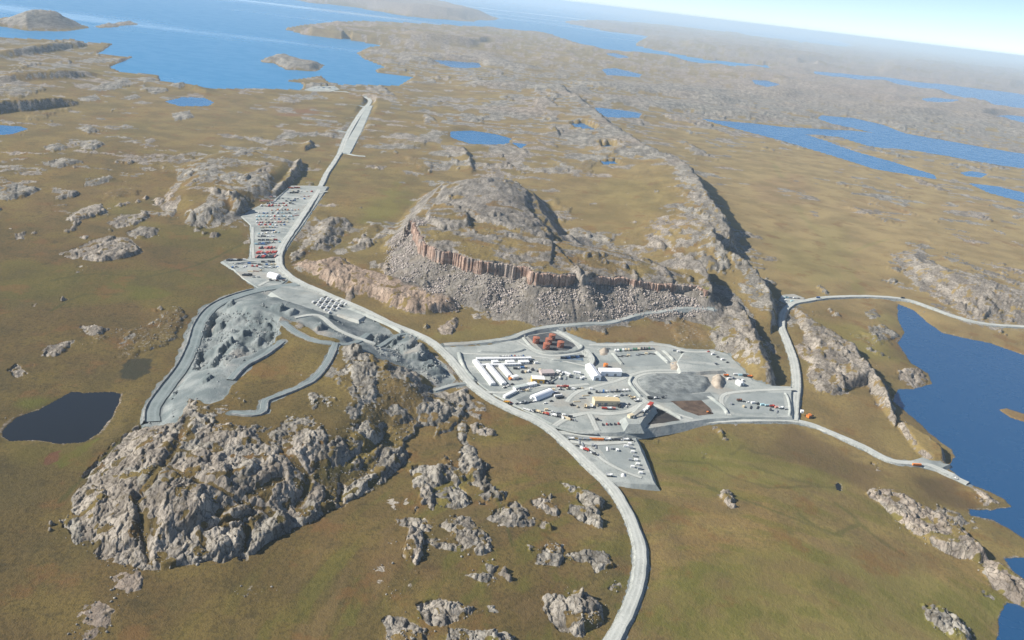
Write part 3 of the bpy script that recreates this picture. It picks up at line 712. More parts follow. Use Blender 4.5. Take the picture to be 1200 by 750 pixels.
_t3 = .62 - .95 * D; h3 = smooth(_t3, _t3 + .5, _f3) * 36.0; m3 = smooth(_t3 + .02, _t3 + .3, _f3)
farw = smooth(2200, 5200, Y)
h1 *= fade(40); h2 *= (0.35 + 0.65 * farw) * (1 - .5 * smooth(4200, 7500, Y)); h3 *= smooth(2600, 6500, Y)
amp = flat * calm
_I = msub(bbox_of(RHILL, 20)); hillw = np.ones_like(X); hillw[_I] = 1 - .55 * smooth(-10, 25, poly_dist(RHILL, X[_I], Y[_I]))
Z += np.maximum(np.maximum(h1, h2), h3) * amp * hillw
rock = np.maximum(rock, np.maximum(m1 * (0.25 + 0.75 * fade(40)), np.maximum(m2 * (0.35 + 0.65 * farw) * (1 - .75 * smooth(4500, 7500, Y)), m3 * smooth(2600, 6500, Y) * (1 - .5 * smooth(5000, 8000, Y)))) * flatr * smooth(0.0, .25, calm))
rock = np.maximum(rock, np.clip(.56 * smooth(.3, .7, D) + .22 * perlin(X / 1500, Y / 700, 33) + .12 * perlin(X / 420, Y / 260, 34), 0, .8) * smooth(4200, 7500, Y))
warm = np.clip(0.25 + 0.8 * n2(260, 31), 0, 1) * 0.55
warm = np.maximum(warm, smooth(5000, 9000, Y) * (0.72 + 0.3 * n2(900, 32)))

# low bare sheets between the outcrops
fs = na(110, 35) + .55 * na(44, 36) + .35 * na(17, 37) * fade(17) + .2 * n2(7, 38) * fade(7)
sheet = smooth(-.02, .22, fs - (1.2 - (1.75 + .35 * smooth(1500, 2400, Y)) * np.clip(D, 0, 1)))
fs2 = perlin(X / 190, Y / 95, 48) + .6 * perlin(X / 70, Y / 42, 49) + .35 * perlin(X / 26, Y / 18, 50) * fade(22)
sheet2 = smooth(0, .2, fs2 - (.92 - 1.95 * np.clip(D, 0, .8))) * smooth(1350, 1900, Y) * (1 - .6 * smooth(5000, 8000, Y))
sheet = np.maximum(sheet, sheet2)
Z += sheet * (.8 + .8 * smooth(1350, 1900, Y)) * amp * fade(17)
rock = np.maximum(rock, sheet * flatr * smooth(0, .25, calm) * .8)
L5 = PL([(185,232),(206,206),(206,192),(232,178),(256,173),(300,171),(328,182),(350,186),(358,190),(352,204),(338,216),(326,228),(304,236),(293,246),(258,263),(220,259),(190,241)], 6)
KD = PL([(832,337),(848,338),(866,352),(884,370),(893,396),(905,418),(908,442),(898,449),(880,447),(858,434),(846,408),(849,388),(837,358)], 10)
for poly, cov in ((L5, .62), (KD, .8), (K2, .55), (K1, .6), (E1, .5), (EG, .7)):
    I = msub(bbox_of(poly, 12)); dq = poly_dist(poly, X[I], Y[I]) + 5 * perlin(X[I] / 20, Y[I] / 20, 39)
    rr_ = smooth(-1, 4, dq) * smooth(.5 - cov, .75 - cov, .5 * fs[I] + .5 * perlin(XA[I] / 55, YA[I] / 55, 40))
    rock[I] = np.maximum(rock[I], rr_ * flatr[I])
    Z[I] += rr_ * flat[I] * 1.5

# traced outcrops
flatrock = np.zeros_like(X)
for p, h, e, wm, b, x0, x1 in OUTL:
    I = msub(b)
    if not len(I): continue
    d = poly_dist(p, X[I], Y[I]) + 2.6 * perlin(X[I] / 11, Y[I] / 11, 51) + 1.3 * perlin(X[I] / 4.2, Y[I] / 4.2, 52)
    lean = np.clip((X[I] - x0) / (x1 - x0), 0, 1)
    edge = e * (2.0 - 1.5 * lean)
    o = smooth(0, 1, d / edge) * (0.25 + 0.85 * lean) * (0.85 + 0.35 * perlin(X[I] / 17, Y[I] / 17, 53))
    Z[I] += o * h * np.minimum(flat[I], 1)
    rk = smooth(-0.6, 1.2, d) * flatr[I]
    if h < 2: flatrock[I] = np.maximum(flatrock[I], rk)
    rock[I] = np.maximum(rock[I], rk); warm[I] = warm[I] * (1 - rk) + wm * rk

# rock on steep relief and on the named hills
def near_poly(poly, m=0):
    I = msub(bbox_of(poly, max(m, 1) + 20)); return I, poly_dist(poly, X[I], Y[I])
I, d = near_poly(MESA, 140)
dc, _s, val_, _o = line_dist(CLIFF, X[I], Y[I])
nz = 14 * perlin(X[I] / 40, Y[I] / 40, 61) + 7 * perlin(X[I] / 13, Y[I] / 13, 62)
twm = np.interp(val_, [0, 2, 5, 12, 17, len(CLIFF) - 1], [30, 52, 98, 118, 96, 70])
talus = smooth(-twm - 4, -twm + 18, d + nz) * (1 - smooth(-3, 3, d))
topr = smooth(-2, 4, d) * np.clip(0.46 + 1.0 * perlin(X[I] / 70, Y[I] / 45, 63) + 0.5 * perlin(X[I] / 22, Y[I] / 16, 64), 0.15, 1)
kn = smooth(-3, 4, poly_dist(KNOB, X[I], Y[I]) + nz * .3)
topr = np.maximum(topr, kn * 0.85 * (1 - 0.8 * smooth(.1, .4, perlin(X[I] / 60, Y[I] / 60, 66) - .05)))
rock[I] = np.maximum(rock[I] * (1 - smooth(-2, 4, d) * .6), np.maximum(talus, topr))
dark[I] = np.maximum(dark[I], np.maximum(talus * (1 - 0.5 * smooth(0, .6, perlin(X[I] / 50, Y[I] / 30, 65))), 0.8 * smooth(-2, 4, d)))
Z[I] += talus * (1.5 * np.abs(perlin(X[I] / 5, Y[I] / 5, 67)) + 1.5 * np.abs(perlin(X[I] / 9, Y[I] / 9, 68)))
Z[I] += smooth(2, 8, d) * (1.1 * perlin(X[I] / 26, Y[I] / 14, 69) + 0.9 * np.abs(perlin(X[I] / 9, Y[I] / 7, 70)))
for crest, wdt in (([(655,100),(675,112),(696,125),(712,140),(735,155),(752,167),(772,180),(791,187),(805,199),(814,215),(828,238),(844,252),(856,271)], 75), ([(800,250),(818,259),(832,268),(838,281),(854,292),(879,301),(893,315),(907,334),(910,349)], 60)):
    L = np.array(L3(crest, 40)); I = msub(bbox_of(L, wdt * 2))
    dd_, sd_, _v, ov_ = line_dist(L, X[I], Y[I])
    rk = (1 - smooth(.35, 1.0, dd_ / wdt + .5 * perlin(X[I] / 45, Y[I] / 60, 74) + .3 * perlin(X[I] / 15, Y[I] / 20, 75))) * (ov_ < 20)
    rock[I] = np.maximum(rock[I], rk * flatr[I])
for poly, wm, cov in ((E1, .2, .9), (F1, .45, 1.0), (F2, .4, .9), (EG, .2, .85)):
    I, d = near_poly(poly)
    q = d + 7 * perlin(X[I] / 25, Y[I] / 25, 71) + 3 * perlin(X[I] / 8, Y[I] / 8, 72)
    rk = smooth(-1, 3, q) * np.clip(cov + .5 * perlin(X[I] / 40, Y[I] / 40, 73), 0, 1)
    rock[I] = np.maximum(rock[I], rk); warm[I] = warm[I] * (1 - rk) + wm * rk
I, d = near_poly(F1); pale[I] = np.maximum(pale[I], 0.45 * smooth(-1, 3, d))
I, d = near_poly(RHILL)
warm[I] = np.where(d > 0, np.minimum(warm[I], .22), warm[I])

# joints cut through the rocky hill
for pts, wd in (([(160,581),(165,608),(171,640),(177,664)], 3), ([(187,541),(213,555),(240,565),(272,579),(309,597)], 4), ([(165,581),(187,549),(200,531),(217,501),(221,490)], 4.5), ([(285,653),(288,632),(291,612)], 3),
                ([(400,592),(400,570)], 3), ([(100,560),(140,520),(165,500)], 3), ([(255,600),(300,575),(330,560)], 5), ([(330,530),(360,560),(350,590)], 5), ([(410,540),(440,520),(452,500)], 5), ([(240,620),(270,610),(300,600)], 3)):
    L = catmull(GP(pts), 10); I = msub(bbox_of(L, 15))
    d = line_dist(L, X[I], Y[I])[0] + 1.6 * perlin(X[I] / 9, Y[I] / 9, 78)
    k = 1 - smooth(wd * .4, wd * 1.6, d); Z[I] -= 3.2 * k; rock[I] *= 1 - .75 * k

# steep ground sheds its cover
ZG = Z.reshape(NV, NU); XG = X.reshape(NV, NU); YG = Y.reshape(NV, NU)
gu = np.zeros_like(ZG); gv_ = np.zeros_like(ZG)
gu[:, 1:-1] = (ZG[:, 2:] - ZG[:, :-2]) / (XG[:, 2:] - XG[:, :-2])
gv_[1:-1] = (ZG[2:] - ZG[:-2]) / (YG[2:] - YG[:-2])
slope = np.hypot(gu, gv_).ravel()
stp = smooth(.42, .85, slope + .15 * n2(18, 77)) * flatr
rock = np.maximum(rock, stp * .95)

# relief of bare rock: joints, blocks, bumps
turf = perlin(X / 19, Y / 24, 55) + .6 * perlin(X / 8, Y / 8, 56)
rock *= 1 - .75 * smooth(.28, .6, turf + .1) * (1 - dark) * (1 - smooth(2200, 3500, Y))
rd = np.zeros_like(X)
for lam, am, sd in ((60, 1.6, 80), (9, 0.5, 83), (3.4, 0.35, 84)):
    rd += am * na(lam, sd) * fade(lam)
RI = np.nonzero((rock > .03) & (Y < 4200))[0]
for lam, am, sd in ((30, 2.5, 1), (12.5, 2.1, 2), (5.2, 1.3, 3)):
    wx = XA[RI] + .35 * lam * perlin(X[RI] / lam, Y[RI] / lam, sd + 60); wy = YA[RI] * 1.35 + .35 * lam * perlin(X[RI] / lam, Y[RI] / lam, sd + 64)
    f1, f2, rid, ox, oy = worley(wx / lam, wy / lam, sd)
    blk = (rid / 255.0 - .5) + (.9 * _gx[rid] + .25) * ox + .7 * _gy[rid] * oy
    blk = blk - .55 * (1 - smooth(0.0, .14, f2 - f1))
    rd[RI] += am * blk * fade(lam)[RI]
I, d = near_poly(MESA, 140)
mw = np.ones_like(X); mw[I] = 1 - 0.6 * smooth(-130, -100, d) + .35 * smooth(0, 8, d)
rd *= 1 - .8 * flatrock
Z += rd * rock * flat * (0.35 + 0.65 * calm) * mw

# quarry floor, pit, spoil heaps
def quarry():
    I, d = near_poly(QUARRY, 10)
    d = d + 4 * perlin(X[I] / 18, Y[I] / 18, 91)
    k = smooth(-2, 3, d)
    grav[I] = np.maximum(grav[I], k); rock[I] *= (1 - k)
    Z[I] = Z[I] * (1 - k) + k * (ZS[I] + .3 * perlin(X[I] / 12, Y[I] / 12, 95))
    I, d = near_poly(PIT, 10)
    d = d + 3.5 * perlin(X[I] / 16, Y[I] / 16, 92)
    heap = 10 * np.clip(perlin(X[I] / 30, Y[I] / 30, 93) + .15, 0, 1) ** 1.0 + 3 * np.abs(perlin(X[I] / 11, Y[I] / 11, 94)) + .9 * np.abs(perlin(X[I] / 4, Y[I] / 4, 97))
    k = .45 * smooth(-1, 2.5, d) + .55 * smooth(5, 8.5, d)
    Z[I] = Z[I] + k * flatr[I] * (-15.0 + heap * smooth(2, 12, d))
    I, d = near_poly(HEAP, 10)
    k = smooth(-1, 12, d + 5 * perlin(X[I] / 20, Y[I] / 20, 96))
    Z[I] += k * flat[I] * (3 + 6 * np.abs(perlin(X[I] / 26, Y[I] / 26, 98)) + 1.5 * np.abs(perlin(X[I] / 8, Y[I] / 8, 99)))
    grav[I] = np.maximum(grav[I], k)
    for cx, cy, r_, h_ in ((258,399,17,11),(256,375,10,7),(286,382,9,7),(226,419,9,6),(250,418,11,8),(268,358,10,7),(325,361,11,7),(300,392,8,5),(312,372,8,5),(415,412,12,7),(450,430,9,6),(340,366,9,5),(372,384,9,6),(385,372,7,5),(240,445,9,4),(190,470,8,4),(200,462,9,5),(205,448,7,4),
                           (452,402,24,9),(472,408,24,10),(484,420,20,9),(500,432,12,6),(512,436,9,5)):
        x0, y0, _z = G(cx, cy); J = msub((x0 - 2.4 * r_, x0 + 2.4 * r_, y0 - 3 * r_, y0 + 3 * r_))
        dx = X[J] - x0; dy = (Y[J] - y0) / 1.35
        q = np.hypot(dx, dy) / r_ + .3 * perlin(X[J] / (.8 * r_), Y[J] / (.8 * r_), 131) + .14 * perlin(X[J] / 4, Y[J] / 4, 132)
        edge = np.where(dx > 0, .28, .75)
        Z[J] += h_ * (1 - smooth(1 - edge, 1.0, q)) * (.7 + .3 * np.clip(dx / r_ + .5, 0, 1)) * flatr[J]
quarry()
# tints
for poly, g, r_, pa, w in TINT:
    I, d = near_poly(poly, 30)
    if not len(I): continue
    rr = max(12.0, 0.012 * np.hypot(*poly.mean(0)))
    k = smooth(-rr, rr, d + rr * 1.2 * perlin(X[I] / (rr * 3), Y[I] / (rr * 3), 101))
    if w >= .9 or pa >= .7 or r_ >= 1 or g >= 1: k = smooth(-1.5, 2, d + 3 * perlin(X[I] / 9, Y[I] / 9, 102))
    green[I] = np.maximum(green[I], g * k); red[I] = np.maximum(red[I], r_ * k); pale[I] = np.maximum(pale[I], pa * k); wet[I] = np.maximum(wet[I], w * k)
for L, w in BROOKS:
    I = msub(bbox_of(L, 15))
    if not len(I): continue
    d = line_dist(L, X[I], Y[I])[0] + 2.0 * perlin(X[I] / 14, Y[I] / 14, 103) * max(1, w) + 6 * max(0, w - 1.5) * perlin(X[I] / 45, Y[I] / 45, 104)
    k = 1 - smooth(1.2 * w, 4.5 * w, d)
    wet[I] = np.maximum(wet[I], (.38 if w < 2 else .10) * k); green[I] = np.maximum(green[I], (.5 if w < 2 else .9) * k)
pale = np.where(pale > .3, pale * smooth(-.05, .25, perlin(XA / 12, YA / 5, 57) + .5 * n2(5, 58)), pale)
rock = np.maximum(rock, pale * 0.8 * (pale > .3))

# shores
inn = lakein > 0
Z = np.where(inn, np.minimum(Z, lakelev - 0.25 - np.minimum(3.0, 0.12 * lakein)), np.where(lakein > -np.maximum(14.0, .005 * np.hypot(X, Y)), np.maximum(Z, lakelev + np.minimum(0.15 + 0.02 * np.maximum(-lakein, 0), 1.2)), Z))
si = seain > 0
Z = np.where(si, np.minimum(Z, SEA_Z - 1.0 - np.minimum(8.0, 0.02 * seain)), np.maximum(Z, SEA_Z + 0.4))
I, d = near_poly(SPIT, 10)
k = d + 1.2 * perlin(X[I] / 6, Y[I] / 6, 105)
Z[I] = np.where(k > -1, -14 + np.clip(k * .35, -1, 1.2), Z[I]); red[I] = np.where(k > 0, .3, red[I])
shore = np.exp(-np.maximum(-near_water, 0) / np.maximum(4.0, 0.0016 * np.hypot(X, Y)))
rock = np.maximum(rock, .8 * smooth(.35, .8, shore + .45 * n2(60, 106)) * (near_water < 0) * (0.62 + .38 * smooth(2500, 4500, Y)))
warm = np.maximum(warm, .8 * smooth(.3, .8, shore) * smooth(2500, 4000, Y))

# seat the ground under roads and pads
k = 1 - smooth(0.0, 14.0, works)
cut = works < 14
Z = np.where(cut, np.minimum(Z, Z * (1 - k) + (work_z - 0.9) * k), Z)
Z = np.where(works < 3.0, np.minimum(Z, work_z - 0.9), Z)
for I, d, pz in padcut:
    Z[I] = np.where(d < 2.5, np.minimum(np.minimum(Z[I], ZS[I] - .3), pz - 0.9), Z[I])
grav = np.maximum(grav, (1 - smooth(1.0, 4.5, works + 2.5 * n2(16, 110) + 1.5 * n2(6, 111))) * .9)
ZG = Z.reshape(NV, NU)

def ground_z(x, y):
    """height of the finished ground sheet"""
    cu = np.interp(x / y, US, np.arange(NU)); cv = np.interp(-1.0 / y, -VS, np.arange(NV))
    i = int(min(max(cu, 0), NU - 2)); j = int(min(max(cv, 0), NV - 2)); fu = cu - i; fv = cv - j
    return float((ZG[j, i] * (1 - fu) + ZG[j, i + 1] * fu) * (1 - fv) + (ZG[j + 1, i] * (1 - fu) + ZG[j + 1, i + 1] * fu) * fv)
def on_ground(px, py):
    z = 0.0
    for _ in range(12):
        x, y = P(px, py, z); z = 0.5 * z + 0.5 * ground_z(x, y)
    x, y = P(px, py, z)
    return x, y, ground_z(x, y)

# ------------------------------------------------------------------ materials
class NT:
    def __init__(self, name):
        self.m = bpy.data.materials.new(name); self.m.use_nodes = True
        self.t = self.m.node_tree; self.b = self.t.nodes["Principled BSDF"]
        self.pos = self.t.nodes.new("ShaderNodeNewGeometry").outputs["Position"]
    def link(self, a, b): self.t.links.new(a, b)
    def put(self, sock, v):
        if isinstance(v, bpy.types.NodeSocket): self.link(v, sock)
        elif isinstance(v, (tuple, list)): sock.default_value = (*v, 1.0) if len(v) == 3 and len(sock.default_value) == 4 else v
        else: sock.default_value = v
    def noise(self, lam, detail=3.0, rough=0.55, stretch=None, vec=None):
        n = self.t.nodes.new("ShaderNodeTexNoise"); n.inputs["Detail"].default_value = detail; n.inputs["Roughness"].default_value = rough
        mp = self.t.nodes.new("ShaderNodeMapping"); s = 1.0 / lam
        sc = stretch or (1, 1, 1)
        mp.inputs["Scale"].default_value = (s * sc[0], s * sc[1], s * sc[2])
        if stretch: mp.inputs["Rotation"].default_value = (0, 0, math.radians(-14))
        self.link(vec or self.pos, mp.inputs["Vector"]); self.link(mp.outputs[0], n.inputs["Vector"]); n.inputs["Scale"].default_value = 1.0
        return n.outputs["Fac"]
    def math(self, op, a, b=0.0, clamp=False):
        n = self.t.nodes.new("ShaderNodeMath"); n.operation = op; n.use_clamp = clamp
        self.put(n.inputs[0], a); self.put(n.inputs[1], b); return n.outputs[0]
    def ramp(self, v, a, b):
        n = self.t.nodes.new("ShaderNodeMapRange"); n.interpolation_type = 'SMOOTHSTEP'
        self.put(n.inputs[0], v); n.inputs[1].default_value = a; n.inputs[2].default_value = b; return n.outputs[0]
    def mix(self, f, a, b, mode='MIX'):
        n = self.t.nodes.new("ShaderNodeMix"); n.data_type = 'RGBA'; n.blend_type = mode
        self.put(n.inputs[0], f); self.put(n.inputs[6], a); self.put(n.inputs[7], b); return n.outputs[2]
    def attr(self, name):
        n = self.t.nodes.new("ShaderNodeAttribute"); n.attribute_name = name
        s = self.t.nodes.new("ShaderNodeSeparateColor"); self.link(n.outputs["Color"], s.inputs[0])
        return s.outputs[0], s.outputs[1], s.outputs[2], n.outputs["Alpha"]
    def bump(self, h, strength, dist):
        n = self.t.nodes.new("ShaderNodeBump"); n.inputs["Strength"].default_value = strength; n.inputs["Distance"].default_value = dist
        self.link(h, n.inputs["Height"]); self.link(n.outputs[0], self.b.inputs["Normal"])
    def fin(self, col, rough=0.9, spec=0.2, metal=0.0):
        self.put(self.b.inputs["Base Color"], col); self.put(self.b.inputs["Roughness"], rough)
        self.b.inputs["Specular IOR Level"].default_value = spec; self.b.inputs["Metallic"].default_value = metal
        return self.m

def ground_material():
    t = NT("tundra_rock_and_gravel")
    rock, warm, dark, grav = t.attr("maska"); dry_sunlit = t.attr("maskc")[0]; green, red, pale, wet = t.attr("maskb")
    a = t.noise(520, 4); b = t.noise(85, 4); c = t.noise(17, 4, .6); e = t.noise(3.6, 3, .6)
    tun = t.mix(t.ramp(a, .36, .64), (.120, .094, .031), (.155, .104, .041))
    g3 = t.noise(230, 4, .6, (1.4, .6, 1)); tun = t.mix(t.math('MULTIPLY', t.ramp(g3, .53, .64), .7), tun, (.20, .132, .042)); tun = t.mix(t.math('MULTIPLY', t.ramp(g3, .44, .34), .5), tun, (.105, .100, .030))
    tun = t.mix(t.math('MULTIPLY', t.ramp(b, .50, .60), .6), tun, (.185, .142, .042))
    tun = t.mix(t.math('MULTIPLY', t.ramp(b, .46, .37), .6), tun, (.098, .080, .032))
    tun = t.mix(t.math('MULTIPLY', t.ramp(c, .55, .75), .55), tun, (.15, .112, .050))
    tun = t.mix(t.math('MULTIPLY', t.ramp(c, .46, .30), .6), tun, (.052, .044, .02))
    tun = t.mix(t.math('MULTIPLY', t.ramp(e, .52, .38), .45), tun, (.04, .036, .017))
    tun = t.mix(t.math('MULTIPLY', t.ramp(e, .56, .72), .35), tun, (.18, .145, .072))
    tun = t.mix(t.math('MULTIPLY', green, t.ramp(b, .2, .5)), tun, (.115, .13, .020))
    tun = t.mix(t.math('MULTIPLY', red, t.ramp(b, .25, .5)), tun, (.15, .066, .042))
    tun = t.mix(t.math('MULTIPLY', t.ramp(dry_sunlit, .11, .0), .34), tun, (.062, .047, .024))  # left tundra darkened in colour, as seen looking towards the sun
    tun = t.mix(t.math('MULTIPLY', dry_sunlit, .72), tun, t.mix(t.ramp(b, .35, .65), (.29, .225, .115), (.39, .305, .16)))  # right tundra paled: dried grass, plus stronger sunlight and haze painted in
    cx_, cy_ = P(880, 800, -8)                                                                          # creep stripes curving round the slope
    sx = t.t.nodes.new("ShaderNodeSeparateXYZ"); t.link(t.pos, sx.inputs[0])
    ax = t.math('SUBTRACT', sx.outputs[0], cx_); ay = t.math('SUBTRACT', sx.outputs[1], cy_)
    rr_ = t.math('SQRT', t.math('ADD', t.math('MULTIPLY', ax, ax), t.math('MULTIPLY', ay, ay))); th = t.math('ARCTAN2', ay, ax)
    cv = t.t.nodes.new("ShaderNodeCombineXYZ"); t.link(t.math('MULTIPLY', rr_, 1 / 26), cv.inputs[0]); t.link(t.math('MULTIPLY', th, 3.0), cv.inputs[1])
    sn = t.t.nodes.new("ShaderNodeTexNoise"); sn.inputs["Scale"].default_value = 1.0; sn.inputs["Detail"].default_value = 3; t.link(cv.outputs[0], sn.inputs["Vector"])
    near = t.ramp(rr_, 520, 330)
    tun = t.mix(t.math('MULTIPLY', t.math('MULTIPLY', t.ramp(sn.outputs["Fac"], .5, .62), near), .42), tun, (.105, .115, .022))
    tun = t.mix(t.math('MULTIPLY', t.math('MULTIPLY', t.ramp(sn.outputs["Fac"], .48, .36), near), .4), tun, (.165, .115, .058))
    rust = t.noise(62, 5, .65); tun = t.mix(t.math('MULTIPLY', t.ramp(rust, .55, .66), .5), tun, (.165, .088, .036))
    tun = t.mix(1.0, tun, (1.0, .97, .90), 'MULTIPLY')
    # bare rock
    r1 = t.noise(24, 5, .62, (1, .45, 1)); r2 = t.noise(5, 4, .6); r3 = t.noise(1.4, 2)
    gry = t.mix(t.ramp(r1, .34, .68), (.158, .146, .125), (.36, .335, .284))
    gry = t.mix(t.math('MULTIPLY', t.ramp(r2, .5, .3), .6), gry, (.085, .08, .074))
    gry = t.mix(t.math('MULTIPLY', t.ramp(r2, .58, .78), .5), gry, (.42, .39, .36))
    wrm = t.mix(t.ramp(r1, .34, .7), (.25, .185, .135), (.44, .34, .26))
    wrm = t.mix(t.math('MULTIPLY', t.ramp(r2, .48, .3), .5), wrm, (.12, .095, .08))
    rk = t.mix(warm, gry, wrm)
    drk = t.mix(t.ramp(r1, .35, .68), (.14, .128, .110), (.285, .258, .222))
    drk = t.mix(t.math('MULTIPLY', t.ramp(r2, .55, .7), .7), drk, (.34, .30, .27))
    rk = t.mix(dark, rk, drk)
    rk = t.mix(t.math('MULTIPLY', pale, .85), rk, (.46, .41, .33))
    rk = t.mix(t.math('MULTIPLY', t.ramp(c, .56, .70), .55), rk, (.10, .08, .04))      # moss and heath in the joints
    vt = t.t.nodes.new("ShaderNodeTexVoronoi"); vt.feature = 'DISTANCE_TO_EDGE'; vt.inputs["Scale"].default_value = 1.0
    vm = t.t.nodes.new("ShaderNodeVectorMath"); vm.operation = 'MULTIPLY_ADD'; wv = t.t.nodes.new("ShaderNodeTexNoise"); wv.inputs["Scale"].default_value = .12; t.link(t.pos, wv.inputs["Vector"])
    t.link(wv.outputs["Color"], vm.inputs[0]); vm.inputs[1].default_value = (9, 9, 9); t.link(t.pos, vm.inputs[2])
    mp = t.t.nodes.new("ShaderNodeMapping"); mp.inputs["Scale"].default_value = (.16, .075, .02); mp.inputs["Rotation"].default_value = (0, 0, -.25); t.link(vm.outputs[0], mp.inputs["Vector"]); t.link(mp.outputs[0], vt.inputs["Vector"])
    jt = t.ramp(vt.outputs["Distance"], .075, .01)
    rk = t.mix(t.math('MULTIPLY', jt, .62), rk, (.060, .048, .030))                                    # joints full of soil and lichen
    rk = t.mix(t.math('MULTIPLY', t.ramp(r3, .58, .72), .5), rk, (.045, .042, .036))                    # black lichen
    rf = t.ramp(t.math('ADD', rock, t.math('MULTIPLY', t.math('SUBTRACT', r2, .5), .9)), .36, .58)
    col = t.mix(rf, tun, rk)
    # crushed rock
    g1 = t.noise(30, 4); g2 = t.noise(4, 3)
    gv = t.mix(t.ramp(g1, .35, .66), (.135, .16, .16), (.25, .27, .26))
    gv = t.mix(t.math('MULTIPLY', t.ramp(g2, .45, .28), .6), gv, (.13, .14, .14))
    gv = t.mix(t.math('MULTIPLY', t.ramp(b, .55, .7), .55), gv, (.40, .35, .29))
    gf = t.ramp(t.math('ADD', grav, t.math('MULTIPLY', t.math('SUBTRACT', c, .5), .8)), .3, .55)
    col = t.mix(gf, col, gv)
    col = t.mix(t.math('MULTIPLY', wet, .9), col, (.036, .036, .022))
    h = t.math('ADD', t.math('MULTIPLY', r2, 1.4), r3)
    t.bump(h, .5, 1.3)
    return t.fin(col, .95, .12)

def gravel_material(name, lo, hi, lam=22, dirt=.35):
    t = NT(name)
    a = t.noise(lam, 4); b = t.noise(2.4, 3); c = t.noise(70, 3)
    col = t.mix(t.ramp(a, .32, .68), lo, hi)
    col = t.mix(t.math('MULTIPLY', t.ramp(b, .44, .3), .35), col, tuple(v * .55 for v in lo))
    col = t.mix(t.math('MULTIPLY', t.ramp(c, .52, .72), dirt), col, (hi[0] * 1.12, hi[1] * 1.05, hi[2] * .96))
    t.bump(b, .35, .6)
    return t.fin(col, .95, .1)

def road_material(name, lo, hi, side):
    t = NT(name)
    n = t.t.nodes.new("ShaderNodeAttribute"); n.attribute_name = "across"; ac = t.math('ABSOLUTE', n.outputs["Fac"])
    a = t.noise(26, 4); b = t.noise(2.2, 3); c = t.noise(7, 3)
    col = t.mix(t.ramp(a, .32, .68), lo, hi)
    w = t.math('ABSOLUTE', t.math('SUBTRACT', ac, t.math('ADD', .40, t.math('MULTIPLY', t.math('SUBTRACT', c, .5), .25))))
    col = t.mix(t.math('MULTIPLY', t.ramp(w, .26, .06), .55), col, tuple(v * 1.16 for v in hi))       # wheel lines
    col = t.mix(t.math('MULTIPLY', t.ramp(b, .46, .3), .35), col, tuple(v * .55 for v in lo))
    e = t.math('ADD', ac, t.math('MULTIPLY', t.math('SUBTRACT', c, .5), .7))
    col = t.mix(t.ramp(e, .82, 1.15), col, side)
    col = t.mix(t.math('MULTIPLY', t.ramp(e, .9, 1.3), t.ramp(b, .4, .62)), col, tuple(v * .55 for v in side))
    t.bump(b, .4, .7)
    return t.fin(col, .95, .1)

def water_material(name, base, rough, lam, slick=0.0):
    t = NT(name)
    w = t.noise(lam, 3, .6); w2 = t.noise(lam * 6, 2)
    big = t.noise(3600, 4, .55, (.35, 1.5, 1)); sl = t.math('MULTIPLY', t.ramp(big, .5, .68), slick)      # calm slicks
    n = t.t.nodes.new("ShaderNodeBump"); n.inputs["Distance"].default_value = lam * .12
    t.put(n.inputs["Strength"], t.math('SUBTRACT', .35, t.math('MULTIPLY', sl, .33)))
    t.link(t.math('ADD', w, w2), n.inputs["Height"]); t.link(n.outputs[0], t.b.inputs["Normal"])
    return t.fin(base, t.math('SUBTRACT', t.math('ADD', rough, t.math('MULTIPLY', t.ramp(w2, .4, .65), .06)), t.math('MULTIPLY', sl, rough * .8)), .5)

def paint(name, col, rough=.55, grime=.25, metal=0.0):
    t = NT(name)
    a = t.noise(2.2, 3); b = t.noise(.5, 2)
    c = t.mix(t.math('MULTIPLY', t.ramp(a, .5, .75), grime), col, tuple(v * .55 + .06 for v in col))
    c = t.mix(t.math('MULTIPLY', t.ramp(b, .6, .8), grime * .6), c, tuple(v * .4 + .03 for v in col))
    return t.fin(c, rough, .35, metal)

M_GROUND = ground_material()
M_PAD = None
def pad_material():
    t = NT("crushed_rock_pad")
    a = t.noise(55, 4, .6); b = t.noise(2.4, 3); c = t.noise(13, 4, .6); d_ = t.noise(34, 3, .6, (.35, 1.5, 1)); e = t.noise(90, 3)
    col = t.mix(t.ramp(a, .36, .64), (.26, .285, .27), (.385, .405, .375))
    col = t.mix(t.math('MULTIPLY', t.ramp(d_, .53, .68), .6), col, (.49, .495, .45))
    col = t.mix(t.math('MULTIPLY', t.ramp(c, .45, .3), .5), col, (.19, .205, .20))
    col = t.mix(t.math('MULTIPLY', t.ramp(e, .52, .66), .55), col, (.37, .335, .28))
    col = t.mix(t.math('MULTIPLY', t.ramp(b, .46, .3), .4), col, (.13, .14, .135))
    t.bump(t.math('ADD', b, t.math('MULTIPLY', c, 1.5)), .5, .8)
    return t.fin(col, .95, .1)
M_PAD = pad_material()
M_ROAD = road_material("pale_gravel_road", (.38, .395, .36), (.49, .50, .455), (.30, .315, .295))
M_HAUL = road_material("grey_haul_road", (.17, .205, .205), (.235, .27, .265), (.20, .215, .205))
M_STRIP = gravel_material("airstrip_gravel", (.36, .385, .36), (.43, .455, .42), 60, .4)
M_STOCK = gravel_material("crushed_ore", (.13, .145, .145), (.22, .24, .235), 16, .2)
M_WATER = water_material("lake_water", (.013, .072, .175), .22, 5)
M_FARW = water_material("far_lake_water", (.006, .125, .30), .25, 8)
M_SEA = water_material("sea_water", (.006, .20, .42), .3, 14, 1.0)
M_POND = water_material("pond_water", (.010, .010, .008), .05, 3)

